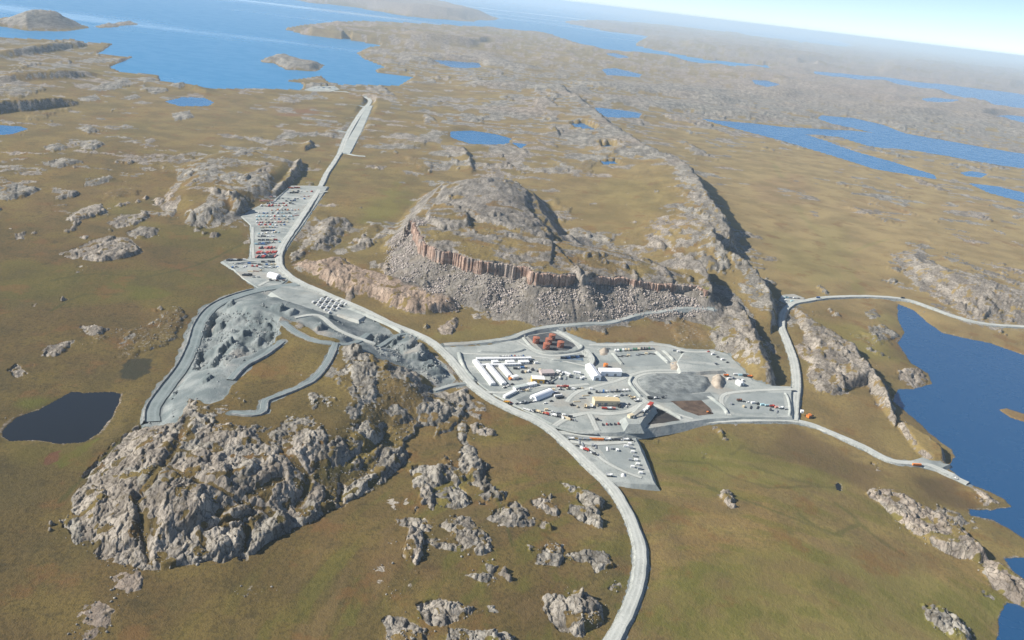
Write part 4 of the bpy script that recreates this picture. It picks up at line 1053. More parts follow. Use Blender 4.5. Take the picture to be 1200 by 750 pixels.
# ------------------------------------------------------------------ the ground sheet, split into the tundra and its named hills
cls = np.zeros(len(X), np.int32)
CLASS = ["tundra", "mesa", "rocky_hill", "quarry", "lakeside_ridge", "rock_slab", "knob_hill", "sea_island"]
def mark(poly, k, grow):
    I = msub(bbox_of(poly, grow + 5)); q = poly_dist(poly, X[I], Y[I]) > -grow; cls[I[q]] = k
mark(RHILL, 2, 0); mark(QUARRY, 3, 0); mark(E1, 4, 0); mark(F1, 5, 0)
mark(MESA, 1, 122)
mark(PL([(830,338),(848,336),(866,348),(888,368),(906,396),(912,424),(908,446),(890,450),(866,442),(850,418),(846,392),(836,360)], 4), 6, 0)
for pts, h, e in SEA_ISLES[:4]: mark(PL(pts, SEA_Z), 7, 100)
clsg = cls.reshape(NV, NU)
idx = np.arange(NU * NV, dtype=np.int32).reshape(NV, NU)
quads = np.stack([idx[:-1, :-1], idx[:-1, 1:], idx[1:, 1:], idx[1:, :-1]], -1).reshape(-1, 4)
qc = clsg[:-1, :-1].ravel()
co_all = np.stack([X, Y, Z], -1).astype(np.float32)
ma = np.stack([rock, warm, dark, grav], -1).astype(np.float32); mc = np.stack([dry_sunlit, dry_sunlit, dry_sunlit, dry_sunlit], -1).astype(np.float32); mb = np.stack([green, red, pale, wet], -1).astype(np.float32)
GROUND = {}
for k, nm in enumerate(CLASS):
    q = quads[qc == k]
    if not len(q): continue
    used, inv = np.unique(q, return_inverse=True)
    me = bpy.data.meshes.new(nm)
    me.vertices.add(len(used)); me.vertices.foreach_set("co", co_all[used].ravel())
    me.loops.add(len(q) * 4); me.loops.foreach_set("vertex_index", inv.astype(np.int32).ravel())
    me.polygons.add(len(q)); me.polygons.foreach_set("loop_start", np.arange(0, len(q) * 4, 4, dtype=np.int32))
    me.polygons.foreach_set("use_smooth", np.ones(len(q), bool))
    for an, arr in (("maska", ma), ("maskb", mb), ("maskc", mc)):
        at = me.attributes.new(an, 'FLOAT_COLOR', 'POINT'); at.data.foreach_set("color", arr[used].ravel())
    me.update(calc_edges=True); me.validate()
    me.materials.append(M_GROUND)
    o = bpy.data.objects.new(nm, me); COL.objects.link(o); tagk(o, "structure"); GROUND[nm] = o

# ------------------------------------------------------------------ water
def grow_poly(p, r):
    a = np.array(p); n = len(a); area = 0.5 * np.sum(a[:, 0] * np.roll(a[:, 1], -1) - np.roll(a[:, 0], -1) * a[:, 1])
    s = 1 if area > 0 else -1; out = []
    for i in range(n):
        e1 = a[i] - a[i - 1]; e2 = a[(i + 1) % n] - a[i]
        n1 = np.array([e1[1], -e1[0]]) / (np.hypot(*e1) + 1e-9) * s; n2_ = np.array([e2[1], -e2[0]]) / (np.hypot(*e2) + 1e-9) * s
        m = n1 + n2_; L = np.hypot(*m)
        m = m / L if L > .3 else n1
        out.append(a[i] + m * r * min(1.6, 1 / max(.35, float(m @ n1))))
    return np.array(out)
for i, (lz, lp) in enumerate(LAKES):
    r = np.hypot(*lp.mean(0))
    g = grow_poly(lp, min(3 + 0.0022 * r, 14))
    nm = "pond" if i == 1 or np.ptp(lp[:, 0]) < 260 else "lake"
    o = mesh_from(nm, [(x, y, lz) for x, y in g], [list(range(len(g)))], M_POND if i in (1, 22) else M_FARW if r > 2000 else M_WATER)
    tagk(o, "structure")
us = np.linspace(-1.5, 1.0, 30); vs = np.concatenate([1 / np.linspace(3300, 60000, 30), 1 / np.array([90000., 140000, 240000])])
vv = [(u / v, 1 / v, SEA_Z) for v in vs for u in us]
ff = [(j * 30 + i, j * 30 + i + 1, (j + 1) * 30 + i + 1, (j + 1) * 30 + i) for j in range(len(vs) - 1) for i in range(29)]
tagk(mesh_from("sea", vv, ff, M_SEA, smooth_shade=True), "structure")

# ------------------------------------------------------------------ roads: gravel embankments draped over the ground
def ribbon(name, r, mat, lift=0.0, skirt=5.5, slope=1.0, parent=None):
    L = r['line']; n = len(L)
    tg = np.gradient(L[:, :2], axis=0); tg /= np.linalg.norm(tg, axis=1)[:, None] + 1e-9
    nr = np.stack([tg[:, 1], -tg[:, 0]], -1)
    s = np.arange(n) * 6.0
    wl = r['w'] / 2 + 0.9 * perlin(s / 22, s * 0 + 3.3, 7) + .5 * perlin(s / 8, s * 0, 8); wr = r['w'] / 2 + 0.9 * perlin(s / 22, s * 0 + 8.8, 17) + .5 * perlin(s / 8, s * 0, 18)
    V = []; F = []
    for i in range(n):
        x, y, z = L[i]; z += lift; nx, ny = nr[i]
        for o, zz in ((-wl[i] - skirt * slope, z - skirt), (-wl[i], z), (-wl[i] * .55, z + .12), (0, z + .1), (wr[i] * .55, z + .12), (wr[i], z), (wr[i] + skirt * slope, z - skirt)):
            V.append((x + nx * o, y + ny * o, zz))
    for i in range(n - 1):
        for k in range(6):
            a = i * 7 + k; F.append((a, a + 1, a + 8, a + 7))
    o = mesh_from(name, V, F, mat, parent)
    at = o.data.attributes.new("across", 'FLOAT', 'POINT'); at.data.foreach_set("value", [-1.6, -1, -.5, 0, .5, 1, 1.6] * n)
    return tagk(o, "structure")
lift = 0.0
for r, nm, m in ((R_WEST, "haul_road", M_HAUL), (R_HILL3, "haul_road", M_HAUL), (R_HILL2, "haul_road", M_HAUL), (R_HILL, "haul_road", M_HAUL), (R_TAN, "gravel_track", M_ROAD), (R_QUIN, "haul_road", M_HAUL), (R_QCROSS, "gravel_track", M_PAD),
                 (R_UPPER, "gravel_track", M_PAD), (R_STRIPSPUR, "gravel_track", M_STRIP), (R_SPUR2, "gravel_track", M_STRIP), (R_SPUR3, "gravel_track", M_STRIP), (R_DOCK, "gravel_road", M_ROAD), (R_NORTH, "gravel_road", M_ROAD), (R_EAST, "gravel_road", M_ROAD), (R_MAIN, "gravel_road", M_ROAD)):
    lift += 0.02
    ribbon(nm, r, m, lift)

def pad_mesh(p, mat):
    poly = p['poly']; n = len(poly)
    dense = []
    for i in range(n):
        a, b = poly[i], poly[(i + 1) % n]; k = max(1, int(np.hypot(*(b - a)) / 9))
        for j in range(k): dense.append(a + (b - a) * j / k)
    dense = np.array(dense); m = len(dense)
    jx = perlin(dense[:, 0] / 14, dense[:, 1] / 14, 121); jy = perlin(dense[:, 0] / 14, dense[:, 1] / 14, 122)
    dense = dense + 0.9 * np.stack([jx, jy], -1)
    outer = grow_poly(dense, p['drop'] * .95)
    V = [(x, y, pad_z(p, x, y)) for x, y in dense] + [(x, y, pad_z(p, *dense[i]) - p['drop']) for i, (x, y) in enumerate(outer)]
    F = [list(range(m))] + [(i, (i + 1) % m, m + (i + 1) % m, m + i) for i in range(m)]
    return tagk(mesh_from(p['name'], V, F, mat), "structure")
for p in PADD:
    pad_mesh(p, M_STRIP if p['name'] == 'airstrip' else M_PAD)
PADN = {p['name']: p for p in PADD}

# ------------------------------------------------------------------ basalt columns along the mesa's cliff
M_BASALT = None
def basalt_material():
    t = NT("weathered_basalt")
    a = t.noise(14, 3); b = t.noise(2.5, 3); c = t.noise(40, 2)
    col = t.mix(t.ramp(a, .36, .64), (.24, .155, .118), (.46, .33, .255))
    col = t.mix(t.math('MULTIPLY', t.ramp(c, .5, .62), .7), col, (.30, .275, .245))
    col = t.mix(t.math('MULTIPLY', t.ramp(b, .5, .34), .6), col, (.10, .075, .065))
    t.bump(b, .6, 1.0)
    return t.fin(col, .9, .15)
M_BASALT = basalt_material()
def columns():
    seg = np.diff(CLIFF, axis=0); sl = np.hypot(seg[:, 0], seg[:, 1]); cum = np.concatenate([[0], np.cumsum(sl)])
    hs = np.interp(np.arange(_nc), [0, 3, 6, 11, 13, 14, 15, 17, 19, _nc - 1], [14, 22, 23, 21, 18, 12, 15, 11, 10, 12])
    s = 4.0; rng = random.Random(4)
    while s < cum[-1] - 4:
        k = int(np.searchsorted(cum, s) - 1); t = (s - cum[k]) / sl[k]
        x, y = CLIFF[k] + seg[k] * t
        n = np.array([seg[k][1], -seg[k][0]]) / sl[k]                    # outward, towards the viewer
        h = hs[k] * (1 - t) + hs[k + 1] * t
        jit = 5 * perlin(np.array([x / 30]), np.array([y / 30]), 8)[0] + 2.2 * perlin(np.array([x / 8]), np.array([y / 8]), 9)[0]
        off = float(jit) + rng.uniform(-1.2, 1.6)
        if 13 < k + t < 14.6: off -= 7                                    # the dark gully
        cx, cy = x + n[0] * off, y + n[1] * off
        tp = float(smooth_z(cx - n[0] * 9, cy - n[1] * 9)[0]) + rng.uniform(-2.5, .8)
        h = h * rng.uniform(.86, 1.08) + 7
        r = rng.uniform(2.3, 4.1); m = rng.choice((5, 6, 6, 7)); a0 = rng.uniform(0, 6.28)
        V = []
        for lv, (zz, rr) in enumerate(((tp - h, 1.22), (tp - h * .5, 1.05 * rng.uniform(.92, 1.1)), (tp - 1.2, .95), (tp, .72))):
            ox, oy = rng.uniform(-.3, .3), rng.uniform(-.3, .3)
            for j in range(m):
                a = a0 + j * 2 * math.pi / m
                V.append((cx + ox + r * rr * math.cos(a), cy + oy + r * rr * math.sin(a), zz))
        F = [tuple(range(3 * m, 4 * m))]
        for lv in range(3):
            for j in range(m): F.append((lv * m + j, lv * m + (j + 1) % m, (lv + 1) * m + (j + 1) % m, (lv + 1) * m + j))
        mesh_from("basalt_column", V, F, M_BASALT, GROUND["mesa"])
        s += r * rng.uniform(1.35, 1.9)
columns()

# ------------------------------------------------------------------ fallen blocks: one loose mass below the cliff, others around the quarry and the rocky hill
def boulder_field(name, pts, rmin, rmax, mat, seed):
    rng = np.random.default_rng(seed)
    ico = bmesh.new(); bmesh.ops.create_icosphere(ico, subdivisions=1, radius=1.0)
    bv = np.array([v.co for v in ico.verts]); bf = np.array([[v.index for v in f.verts] for f in ico.faces]); ico.free()
    V = []; F = []; k = len(bv)
    for i, (x, y) in enumerate(pts):
        r = rmin * (rmax / rmin) ** (rng.random() ** 2.2)
        sc = r * rng.uniform(.55, 1.25, 3); a = rng.uniform(0, 6.28); c, s_ = math.cos(a), math.sin(a)
        v = bv * sc * rng.uniform(.72, 1.2, (k, 1))
        v = np.stack([v[:, 0] * c - v[:, 1] * s_, v[:, 0] * s_ + v[:, 1] * c, v[:, 2]], -1)
        V.append(v + (x, y, ground_z(x, y) + .25 * r)); F.append(bf + i * k)
    V = np.concatenate(V); F = np.concatenate(F)
    me = bpy.data.meshes.new(name); n = len(F)
    me.vertices.add(len(V)); me.vertices.foreach_set("co", V.astype(np.float32).ravel())
    me.loops.add(n * 3); me.loops.foreach_set("vertex_index", F.astype(np.int32).ravel())
    me.polygons.add(n); me.polygons.foreach_set("loop_start", np.arange(0, n * 3, 3, dtype=np.int32))
    me.update(calc_edges=True); me.materials.append(mat)
    o = bpy.data.objects.new(name, me); COL.objects.link(o); o["kind"] = "stuff"
    return o
def rock_mat(name, lo, hi, lam=9):
    t = NT(name); a = t.noise(lam, 3); b = t.noise(1.2, 2)
    c = t.mix(t.ramp(a, .34, .66), lo, hi); c = t.mix(t.math('MULTIPLY', t.ramp(b, .5, .3), .4), c, tuple(v * .5 for v in lo))
    return t.fin(c, .92, .12)
M_TALUS = rock_mat("talus_block", (.22, .195, .175), (.47, .415, .37))
M_BLAST = rock_mat("blasted_rock", (.20, .215, .21), (.36, .37, .35))
def talus_points(n):
    out = []; rng = np.random.default_rng(5)
    seg = np.diff(CLIFF, axis=0); sl = np.hypot(seg[:, 0], seg[:, 1]); cum = np.concatenate([[0], np.cumsum(sl)])
    while len(out) < n:
        s = rng.uniform(0, cum[-1]); k = int(np.searchsorted(cum, s) - 1); t = (s - cum[k]) / sl[k]
        p = CLIFF[k] + seg[k] * t; nn = np.array([seg[k][1], -seg[k][0]]) / sl[k]
        d = 4 + .92 * np.interp(k + t, [0, 3, 7, 17, len(CLIFF) - 1], [30, 62, 112, 88, 58]) * rng.random() ** .9
        q = p + nn * d + rng.normal(0, 4, 2)
        if perlin(np.array([q[0] / 40]), np.array([q[1] / 25]), 130)[0] > .38: continue
        out.append(q)
    return out
boulder_field("boulders", talus_points(11000), 0.6, 2.6, M_TALUS, 6)
def poly_points(poly, n, seed, edge=None):
    rng = np.random.default_rng(seed); b = bbox_of(poly, 0); out = []
    while len(out) < n:
        x = rng.uniform(b[0], b[1], 400); y = rng.uniform(b[2], b[3], 400)
        d = poly_dist(poly, x, y); ok = d > 1
        if edge: ok &= (d < edge) | (perlin(x / 25, y / 25, seed) > .2)
        out += [(a, c) for a, c in zip(x[ok], y[ok])]
    return out[:n]
boulder_field("rubble", poly_points(PIT, 900, 8, 10) + poly_points(HEAP, 700, 9, 8) + poly_points(QUARRY, 500, 10, 5), 0.5, 2.2, M_BLAST, 7)

def loose_points(n):
    rng = np.random.default_rng(12)
    I = np.nonzero((rock > .06) & (rock < .7) & (Y < 1700) & (Y > 520) & (works > 8) & (lakein < -6) & (np.abs(X / Y) < .75))[0]
    J = rng.choice(I, n, replace=False)
    return [(X[j] + rng.normal(0, 3.5), Y[j] + rng.normal(0, 3.5)) for j in J]
boulder_field("loose_stones", loose_points(4200), .35, 1.5, rock_mat("loose_stone", (.15, .138, .12), (.36, .335, .29), 7), 13)

# ------------------------------------------------------------------ earthworks on the pads: inner tracks, windrows, terraces, heaps, liners
CAMP = PADN["camp_pad"]; LOWER = PADN["lower_pad"]; NORTH = PADN["north_pad"]
def on_pad(p, px, py, up=0.0):
    z = p['zf'][2]
    for _ in range(12):
        x, y = P(px, py, z); z = .5 * z + .5 * pad_z(p, x, y)
    return np.array([x, y, pad_z(p, x, y) + up])
def at_z(px, py, z): return np.array([*P(px, py, z), z])

def track(name, pts, w, pad=CAMP, up=0.10, mat=None):
    g = catmull([on_pad(pad, a, b, up) for a, b in pts], 5.0); n = len(g)
    tg = np.gradient(g[:, :2], axis=0); tg /= np.linalg.norm(tg, axis=1)[:, None] + 1e-9
    s = np.arange(n) * 5.0; V = []; F = []; A = []
    for i in range(n):
        nx, ny = tg[i][1], -tg[i][0]
        e = w / 2 * (1 + .22 * perlin(np.array([s[i] / 17]), np.array([4.4]), 201)[0]); e2 = w / 2 * (1 + .22 * perlin(np.array([s[i] / 17]), np.array([9.4]), 202)[0])
        for o, a in ((-e - .7, -1.3), (-e * .5, -.5), (0, 0), (e2 * .5, .5), (e2 + .7, 1.3)):
            V.append((g[i][0] + nx * o, g[i][1] + ny * o, g[i][2] + (.06 if abs(a) < 1 else -.08))); A.append(a)
    for i in range(n - 1):
        for k in range(4): F.append((i * 5 + k, i * 5 + k + 1, i * 5 + k + 6, i * 5 + k + 5))
    o = mesh_from(name, V, F, mat or M_ROAD); at = o.data.attributes.new("across", 'FLOAT', 'POINT'); at.data.foreach_set("value", A)
    return tagk(o, "structure")
lift = .10
for pts, w in (([(664,471),(668,466),(677,459),(700,452),(723,446),(738,440),(760,434.5),(800,433.5),(838,434),(852,440)], 7),
               ([(738,441),(742,452),(748,460),(755,468),(765,474),(790,484),(812,491)], 6),
               ([(836,437.5),(800,436.5),(765,437),(750,440),(744,446),(750,455),(760,464)], 5.5),
               ([(855,487),(849,478),(845,470),(851,461.5),(883,457.5),(910,456.5),(931,456)], 7),
               ([(607,400),(616,405),(629,413),(645,416.5),(668,415),(682,411.5)], 6.5), ([(616,393),(640,388),(656,391),(672,400),(682,411.5),(688,420)], 7),
               ([(566,459),(590,460),(612,455),(640,452),(668,452),(690,450)], 7), ([(648,500),(668,488),(690,484),(712,485),(738,481),(756,470)], 9),
               ([(540,414),(580,416),(620,417),(650,421),(690,430)], 5), ([(690,404),(720,404.5),(760,403.5),(785,406),(806,412),(838,412)], 7),
               ([(760,448),(790,450),(830,452)], 4), ([(700,505),(694,492),(690,484)], 8)):
    lift += .015; track("gravel_track", pts, w, CAMP, lift)
for pts, w in (([(296,266),(296,285),(297,303)], 5), ([(352,262),(330,264),(300,264)], 5), ([(384,224),(366,228),(345,233),(330,243),(318,256)], 5), ([(303,335),(320,327),(338,324)], 6), ([(268,308),(290,306),(318,304),(330,302)], 4)):
    lift += .015; track("gravel_track", pts, w, NORTH, lift)
for pts, w in (([(668,517),(690,520),(720,519),(742,517)], 7), ([(690,524),(708,540),(730,552),(752,560)], 5)):
    lift += .015; track("gravel_track", pts, w, LOWER, lift)

def windrow(name, pts, h, w, pad=CAMP, mat=None, z=None, closed=False):
    g = [on_pad(pad, a, b) if z is None else at_z(a, b, z) for a, b in pts]
    g = catmull(g, 3.0); n = len(g)
    tg = np.gradient(g[:, :2], axis=0); tg /= np.linalg.norm(tg, axis=1)[:, None] + 1e-9
    V = []; F = []
    for i in range(n):
        nx, ny = tg[i][1], -tg[i][0]; e = min(1, 1.0 * min(i, n - 1 - i) / 2 + .1) if not closed else 1
        q = e * (1 + .25 * perlin(np.array([i / 3.1]), np.array([h * 3.3]), 203)[0])
        for o, zz in ((-w * .5, -.3), (-w * .36, h * .42), (-w * .1, h * q), (w * .1, h * q * .97), (w * .36, h * .42), (w * .5, -.3)):
            V.append((g[i][0] + nx * o, g[i][1] + ny * o, g[i][2] + (zz if zz < 0 else zz * e)))
    for i in range(n - 1):
        for k in range(5): F.append((i * 6 + k, i * 6 + k + 1, i * 6 + k + 7, i * 6 + k + 6))
    return tagk(mesh_from(name, V, F, mat or M_PAD), "structure")
for pts, h, w in (([(718,413.5),(724,421),(730,428)], 2.2, 7), ([(768,412),(776,419),(784,426)], 3.2, 8), ([(777,410.5),(783,416),(790,423)], 2.6, 7),
                  ([(538,413),(541,424),(547,436),(557,447)], 3.0, 8), ([(613,395),(621,390),(632,386.5),(648,386.5),(660,391),(672,399),(682,406),(678,411),(664,413.5),(648,414.5),(634,412.5),(622,405.5),(613,395)], 2.2, 7),
                  ([(700,410),(716,408.5)], 2, 6), ([(742,441),(738,448),(744,457),(752,466)], 2.2, 6), ([(830,464),(838,470),(848,478),(853,486)], 2.6, 7), ([(768,474),(784,482),(800,491)], 2.4, 7),
                  ([(645,422),(684,423.5)], 1.5, 5), ([(920,460),(924,468),(926,480),(925,488)], 1.6, 5), ([(640,497),(672,506),(700,508)], 1.2, 4), ([(560,412),(600,413),(616,409)], 1.6, 6)):
    windrow("gravel_berm", pts, h, w)
windrow("gravel_berm", [(273,310),(290,307),(300,307)], 1.6, 6, NORTH); windrow("gravel_berm", [(318,240),(330,228),(338,221)], 1.5, 5, NORTH)

def mound(name, poly, h, mat, z0, edge, rough=1.0, step=3.0):
    """a heap: grid inside the outline, falling to the pad at its edge"""
    b = bbox_of(poly, 2); nx = max(4, int((b[1] - b[0]) / step)); ny = max(4, int((b[3] - b[2]) / step))
    gx, gy = np.meshgrid(np.linspace(b[0], b[1], nx + 1), np.linspace(b[2], b[3], ny + 1))
    d = poly_dist(poly, gx.ravel(), gy.ravel())
    x, y = gx.ravel(), gy.ravel()
    z = z0 - .4 + smooth(-1, edge, d) * (h + rough * (.8 * perlin(x / 14, y / 14, 210) + .5 * perlin(x / 5, y / 5, 211)))
    keep = d > -4
    V = list(zip(x, y, np.where(d > -1, z, z0 - .4))); F = []
    for j in range(ny):
        for i in range(nx):
            q = [j * (nx + 1) + i, j * (nx + 1) + i + 1, (j + 1) * (nx + 1) + i + 1, (j + 1) * (nx + 1) + i]
            if keep[q].any(): F.append(tuple(q))
    o = mesh_from(name, V, F, mat, None, True)
    return o
def PZ(pts, z): return np.array([P(a, b, z) for a, b in pts])
M_ORE = rock_mat("crushed_ore_heap", (.155, .17, .168), (.255, .275, .265), 7)
M_TAN = rock_mat("tan_gravel_heap", (.33, .28, .22), (.46, .40, .32), 9)
M_BROWN = rock_mat("brown_bare_ground", (.085, .06, .045), (.15, .105, .075), 12)
o = mound("ore_stockpile", PZ([(748,444),(765,437.5),(800,437.5),(830,441),(834,450),(826,459),(800,462),(770,461),(753,455)], 1), 4.6, M_ORE, 0, 9, 1.3)
tag(o, "broad dark grey ore stockpile inside the oval haul loop", "stockpile")
o = mound("gravel_heap", PZ([(836,440),(847,440),(849,448),(846,455),(838,454),(834,447)], 1), 6.5, M_TAN, 0, 6)
tag(o, "tan gravel heap at the eastern end of the ore stockpile", "gravel heap")
o = mound("gravel_heap", PZ([(703,409),(708,406),(713,409),(712,415),(704,416)], 1), 4.5, M_TAN, 0, 6)
tag(o, "small tan gravel heap beside the empty square pad", "gravel heap")
o = mound("gravel_heap", PZ([(786,424),(795,423),(800,428),(796,433),(786,433)], 1), 3.5, M_TAN, 0, 5)
tag(o, "low pale gravel heap on the terrace by the loop road", "gravel heap")
o = mound("gravel_heap", PZ([(728,555),(733,555),(733,559),(728,559)], -2), 2.5, rock_mat("white_gravel_heap", (.5, .5, .48), (.62, .62, .6)), -2, 2.5, .5, 1.2)
tag(o, "small white heap near the tip of the lower yard", "gravel heap")

def terrace(name, px, z, drop, mat):
    p = dict(name=name, poly=PZ(px, z), zf=(0, 0, z), drop=drop); pad_mesh(p, mat); PADN[name] = p; return p
terrace("gravel_terrace", [(802,413),(824,415),(847,434),(820,435.5),(798,436),(794,425)], 4.0, 5, M_PAD)
CRUSH = terrace("crusher_terrace", [(733,489),(744,482),(754,472),(764,473),(766,477),(757,487),(750,497),(737,497)], 7.0, 9, M_PAD)
def sheet(name, px, z, mat):
    g = PZ(px, z); d = []
    for i in range(len(g)):
        a, b = g[i], g[(i + 1) % len(g)]; k = max(1, int(np.hypot(*(b - a)) / 5))
        d += [a + (b - a) * j / k for j in range(k)]
    d = np.array(d); d = d + 1.1 * np.stack([perlin(d[:, 0] / 9, d[:, 1] / 9, 220), perlin(d[:, 0] / 9, d[:, 1] / 9, 221)], -1)
    return tagk(mesh_from(name, [(x, y, z) for x, y in d], [list(range(len(d)))], mat), "structure")
sheet("bare_ground", [(786,470),(822,469),(832,478),(836,485),(818,487),(800,480)], .07, M_BROWN)
sheet("sump_floor", [(764,480),(772,479),(784,485),(797,492.5),(780,495),(757,498)], .08, rock_mat("wet_sump", (.035, .033, .035), (.06, .055, .05), 14))
sheet("ore_apron", [(756,457),(800,462),(832,460),(838,466),(812,471),(775,472),(760,468)], .06, M_STOCK)
M_PAD2 = gravel_material("levelled_grey_gravel", (.25, .275, .265), (.31, .335, .32), 30, .2)
sheet("levelled_pad", [(721,413),(768,411.5),(783,428),(733,430)], .05, M_PAD2)
sheet("levelled_pad", [(652,437),(686,443),(690,450),(668,452),(645,452)], .05, M_PAD2)
sheet("levelled_pad", [(604,468),(648,452),(650,456),(622,472),(612,473)], .05, rock_mat("damp_gravel", (.16, .18, .18), (.24, .26, .255), 20))
sheet("levelled_pad", [(700,522),(738,521),(745,548),(722,552)], -1.94, M_PAD2)
sheet("levelled_pad", [(856,462),(918,460),(920,483),(862,484),(850,472)], .05, M_PAD2)
sheet("tank_liner", [(618,394),(648,389),(676,405),(664,411),(636,410.5)], .06, rock_mat("dark_liner", (.07, .075, .08), (.13, .135, .14), 20))
M_BLUEL = rock_mat("blue_grey_liner", (.10, .15, .20), (.17, .22, .27), 10)
sheet("sump_liner", [(656,415.5),(683,416),(684,423),(657,424)], .12, M_BLUEL)
# dykes beside the road below the laydown yard and along the quarry road
windrow("rock_berm", [(408,361.5),(425,368),(442,375),(458,382),(472,390)], 3.2, 9, z=0.5, mat=M_PAD)
L = R_WEST['line']; tg = np.gradient(L[:, :2], axis=0); tg /= np.linalg.norm(tg, axis=1)[:, None]
def berm_along(line, off, h, w, i0=0, i1=None, z_off=0):
    t_ = np.gradient(line[:, :2], axis=0); t_ /= np.linalg.norm(t_, axis=1)[:, None] + 1e-9
    q = np.c_[line[:, 0] + t_[:, 1] * off, line[:, 1] - t_[:, 0] * off, line[:, 2] + z_off][i0:i1]
    n = len(q); V = []; F = []
    for i in range(n):
        nx, ny = t_[i0 + i][1], -t_[i0 + i][0]; k = 1 + .35 * perlin(np.array([i / 2.3]), np.array([off]), 205)[0]
        for o, zz in ((-w / 2, -.8), (-w / 5, h * k), (w / 5, h * k), (w / 2, -.8)): V.append((q[i][0] + nx * o, q[i][1] + ny * o, q[i][2] + zz))
    for i in range(n - 1):
        for k in range(3): F.append((i * 4 + k, i * 4 + k + 1, i * 4 + k + 5, i * 4 + k + 4))
    return tagk(mesh_from("rock_berm", V, F, M_BLASTP), "structure")
M_BLASTP = rock_mat("dumped_rock", (.18, .19, .185), (.34, .345, .325), 7)
berm_along(R_WEST['line'], 8.2, 1.6, 3.4, 12); berm_along(R_HILL3['line'], -4.5, 1.4, 3, 2); berm_along(R_HILL2['line'], -4.0, 1.0, 2.6, 4)
berm_along(R_NORTH['line'], 5.0, .9, 2.0, 4, 60)
# the ramp that climbs beside the white sheds
rp = dict(line=catmull([on_pad(CAMP, 687, 413, 5.5), on_pad(CAMP, 691, 418, 5.5), on_pad(CAMP, 694, 424, 5.0), on_pad(CAMP, 692, 428, 3.0), on_pad(CAMP, 688, 432, .8)], 5.0), w=6)
ribbon("earth_ramp", rp, M_ROAD, 0, 6, .55)

# ------------------------------------------------------------------ building kit
M_WHITE = paint("white_cladding", (.78, .78, .75), .6, .15); M_ROOFW = paint("white_metal_roof", (.80, .81, .80), .5, .15)
M_FABRIC = paint("white_fabric", (.84, .85, .86), .75, .10); M_GREYR = paint("grey_green_roof", (.50, .54, .50), .6, .25); M_TANR = paint("tan_metal_roof", (.62, .50, .29), .6, .2)
M_TANW = paint("cream_cladding", (.66, .56, .38), .6, .2); M_YEL = paint("amber_cladding", (.75, .42, .06), .6, .15); M_PINKR = paint("dusty_pink_roof", (.47, .40, .38), .7, .3)
M_DARKW = paint("dark_steel", (.055, .06, .07), .5, .2, 0); M_GLASS = paint("dark_window_glass", (.03, .04, .055), .15, 0); M_DOOR = paint("grey_door", (.22, .24, .26), .5, .2)
M_TANK = paint("rust_red_tank_paint", (.30, .09, .05), .65, .35); M_TANKR = paint("faded_red_tank_roof", (.38, .145, .085), .7, .35)
M_ORANGE = paint("orange_paint", (.72, .22, .04), .5, .2); M_RED = paint("red_paint", (.45, .06, .04), .5, .25); M_RUBBER = paint("tyre_rubber", (.025, .025, .026), .9, .2)
M_STEEL = paint("dull_steel", (.33, .35, .36), .5, .3, .3)

class MB:
    def __init__(self): self.v = []; self.f = []
    def box(self, x0, x1, y0, y1, z0, z1):
        i = len(self.v)
        self.v += [(x0, y0, z0), (x1, y0, z0), (x1, y1, z0), (x0, y1, z0), (x0, y0, z1), (x1, y0, z1), (x1, y1, z1), (x0, y1, z1)]
        self.f += [tuple(i + k for k in q) for q in ((0, 3, 2, 1), (4, 5, 6, 7), (0, 1, 5, 4), (1, 2, 6, 5), (2, 3, 7, 6), (3, 0, 4, 7))]; return self
    def prism(self, prof, x0, x1):                  # profile in (y, z), extruded along x
        i = len(self.v); n = len(prof)
        self.v += [(x0, y, z) for y, z in prof] + [(x1, y, z) for y, z in prof]
        self.f += [tuple(i + k for k in range(n))[::-1], tuple(i + n + k for k in range(n))]
        self.f += [(i + k, i + (k + 1) % n, i + n + (k + 1) % n, i + n + k) for k in range(n)]; return self
    def prismy(self, prof, y0, y1):                 # profile in (x, z), extruded along y
        i = len(self.v); n = len(prof)
        self.v += [(x, y0, z) for x, z in prof] + [(x, y1, z) for x, z in prof]
        self.f += [tuple(i + k for k in range(n)), tuple(i + n + k for k in range(n))[::-1]]
        self.f += [(i + k, i + n + k, i + n + (k + 1) % n, i + (k + 1) % n) for k in range(n)]; return self
    def cyl(self, c, r, h, n=16, axis='z', r2=None):
        i = len(self.v); r2 = r if r2 is None else r2
        for t_, rr in ((0, r), (h, r2)):
            for k in range(n):
                a = 2 * math.pi * k / n; p, q = rr * math.cos(a), rr * math.sin(a)
                self.v.append({'z': (c[0] + p, c[1] + q, c[2] + t_), 'y': (c[0] + p, c[1] + t_, c[2] + q), 'x': (c[0] + t_, c[1] + p, c[2] + q)}[axis])
        self.f += [tuple(i + k for k in range(n))[::-1], tuple(i + n + k for k in range(n))] + [(i + k, i + (k + 1) % n, i + n + (k + 1) % n, i + n + k) for k in range(n)]
        return self
    def out(self, name, mat, parent=None, loc=None, smooth_shade=False):
        o = mesh_from(name, self.v, self.f, mat, parent, smooth_shade)
        if loc is not None: o.location = loc
        return o
def empty(name, loc, rz=0.0):
    o = bpy.data.objects.new(name, None); COL.objects.link(o); o.location = loc; o.rotation_euler = (0, 0, rz); o.empty_display_size = 1; return o

def frame(pad, a, b, z=None):
    A = on_pad(pad, *a) if z is None else at_z(*a, z); B = on_pad(pad, *b) if z is None else at_z(*b, z)
    c = (A + B) / 2; L = float(np.hypot(*(B - A)[:2])); return c, L, math.atan2(B[1] - A[1], B[0] - A[0])

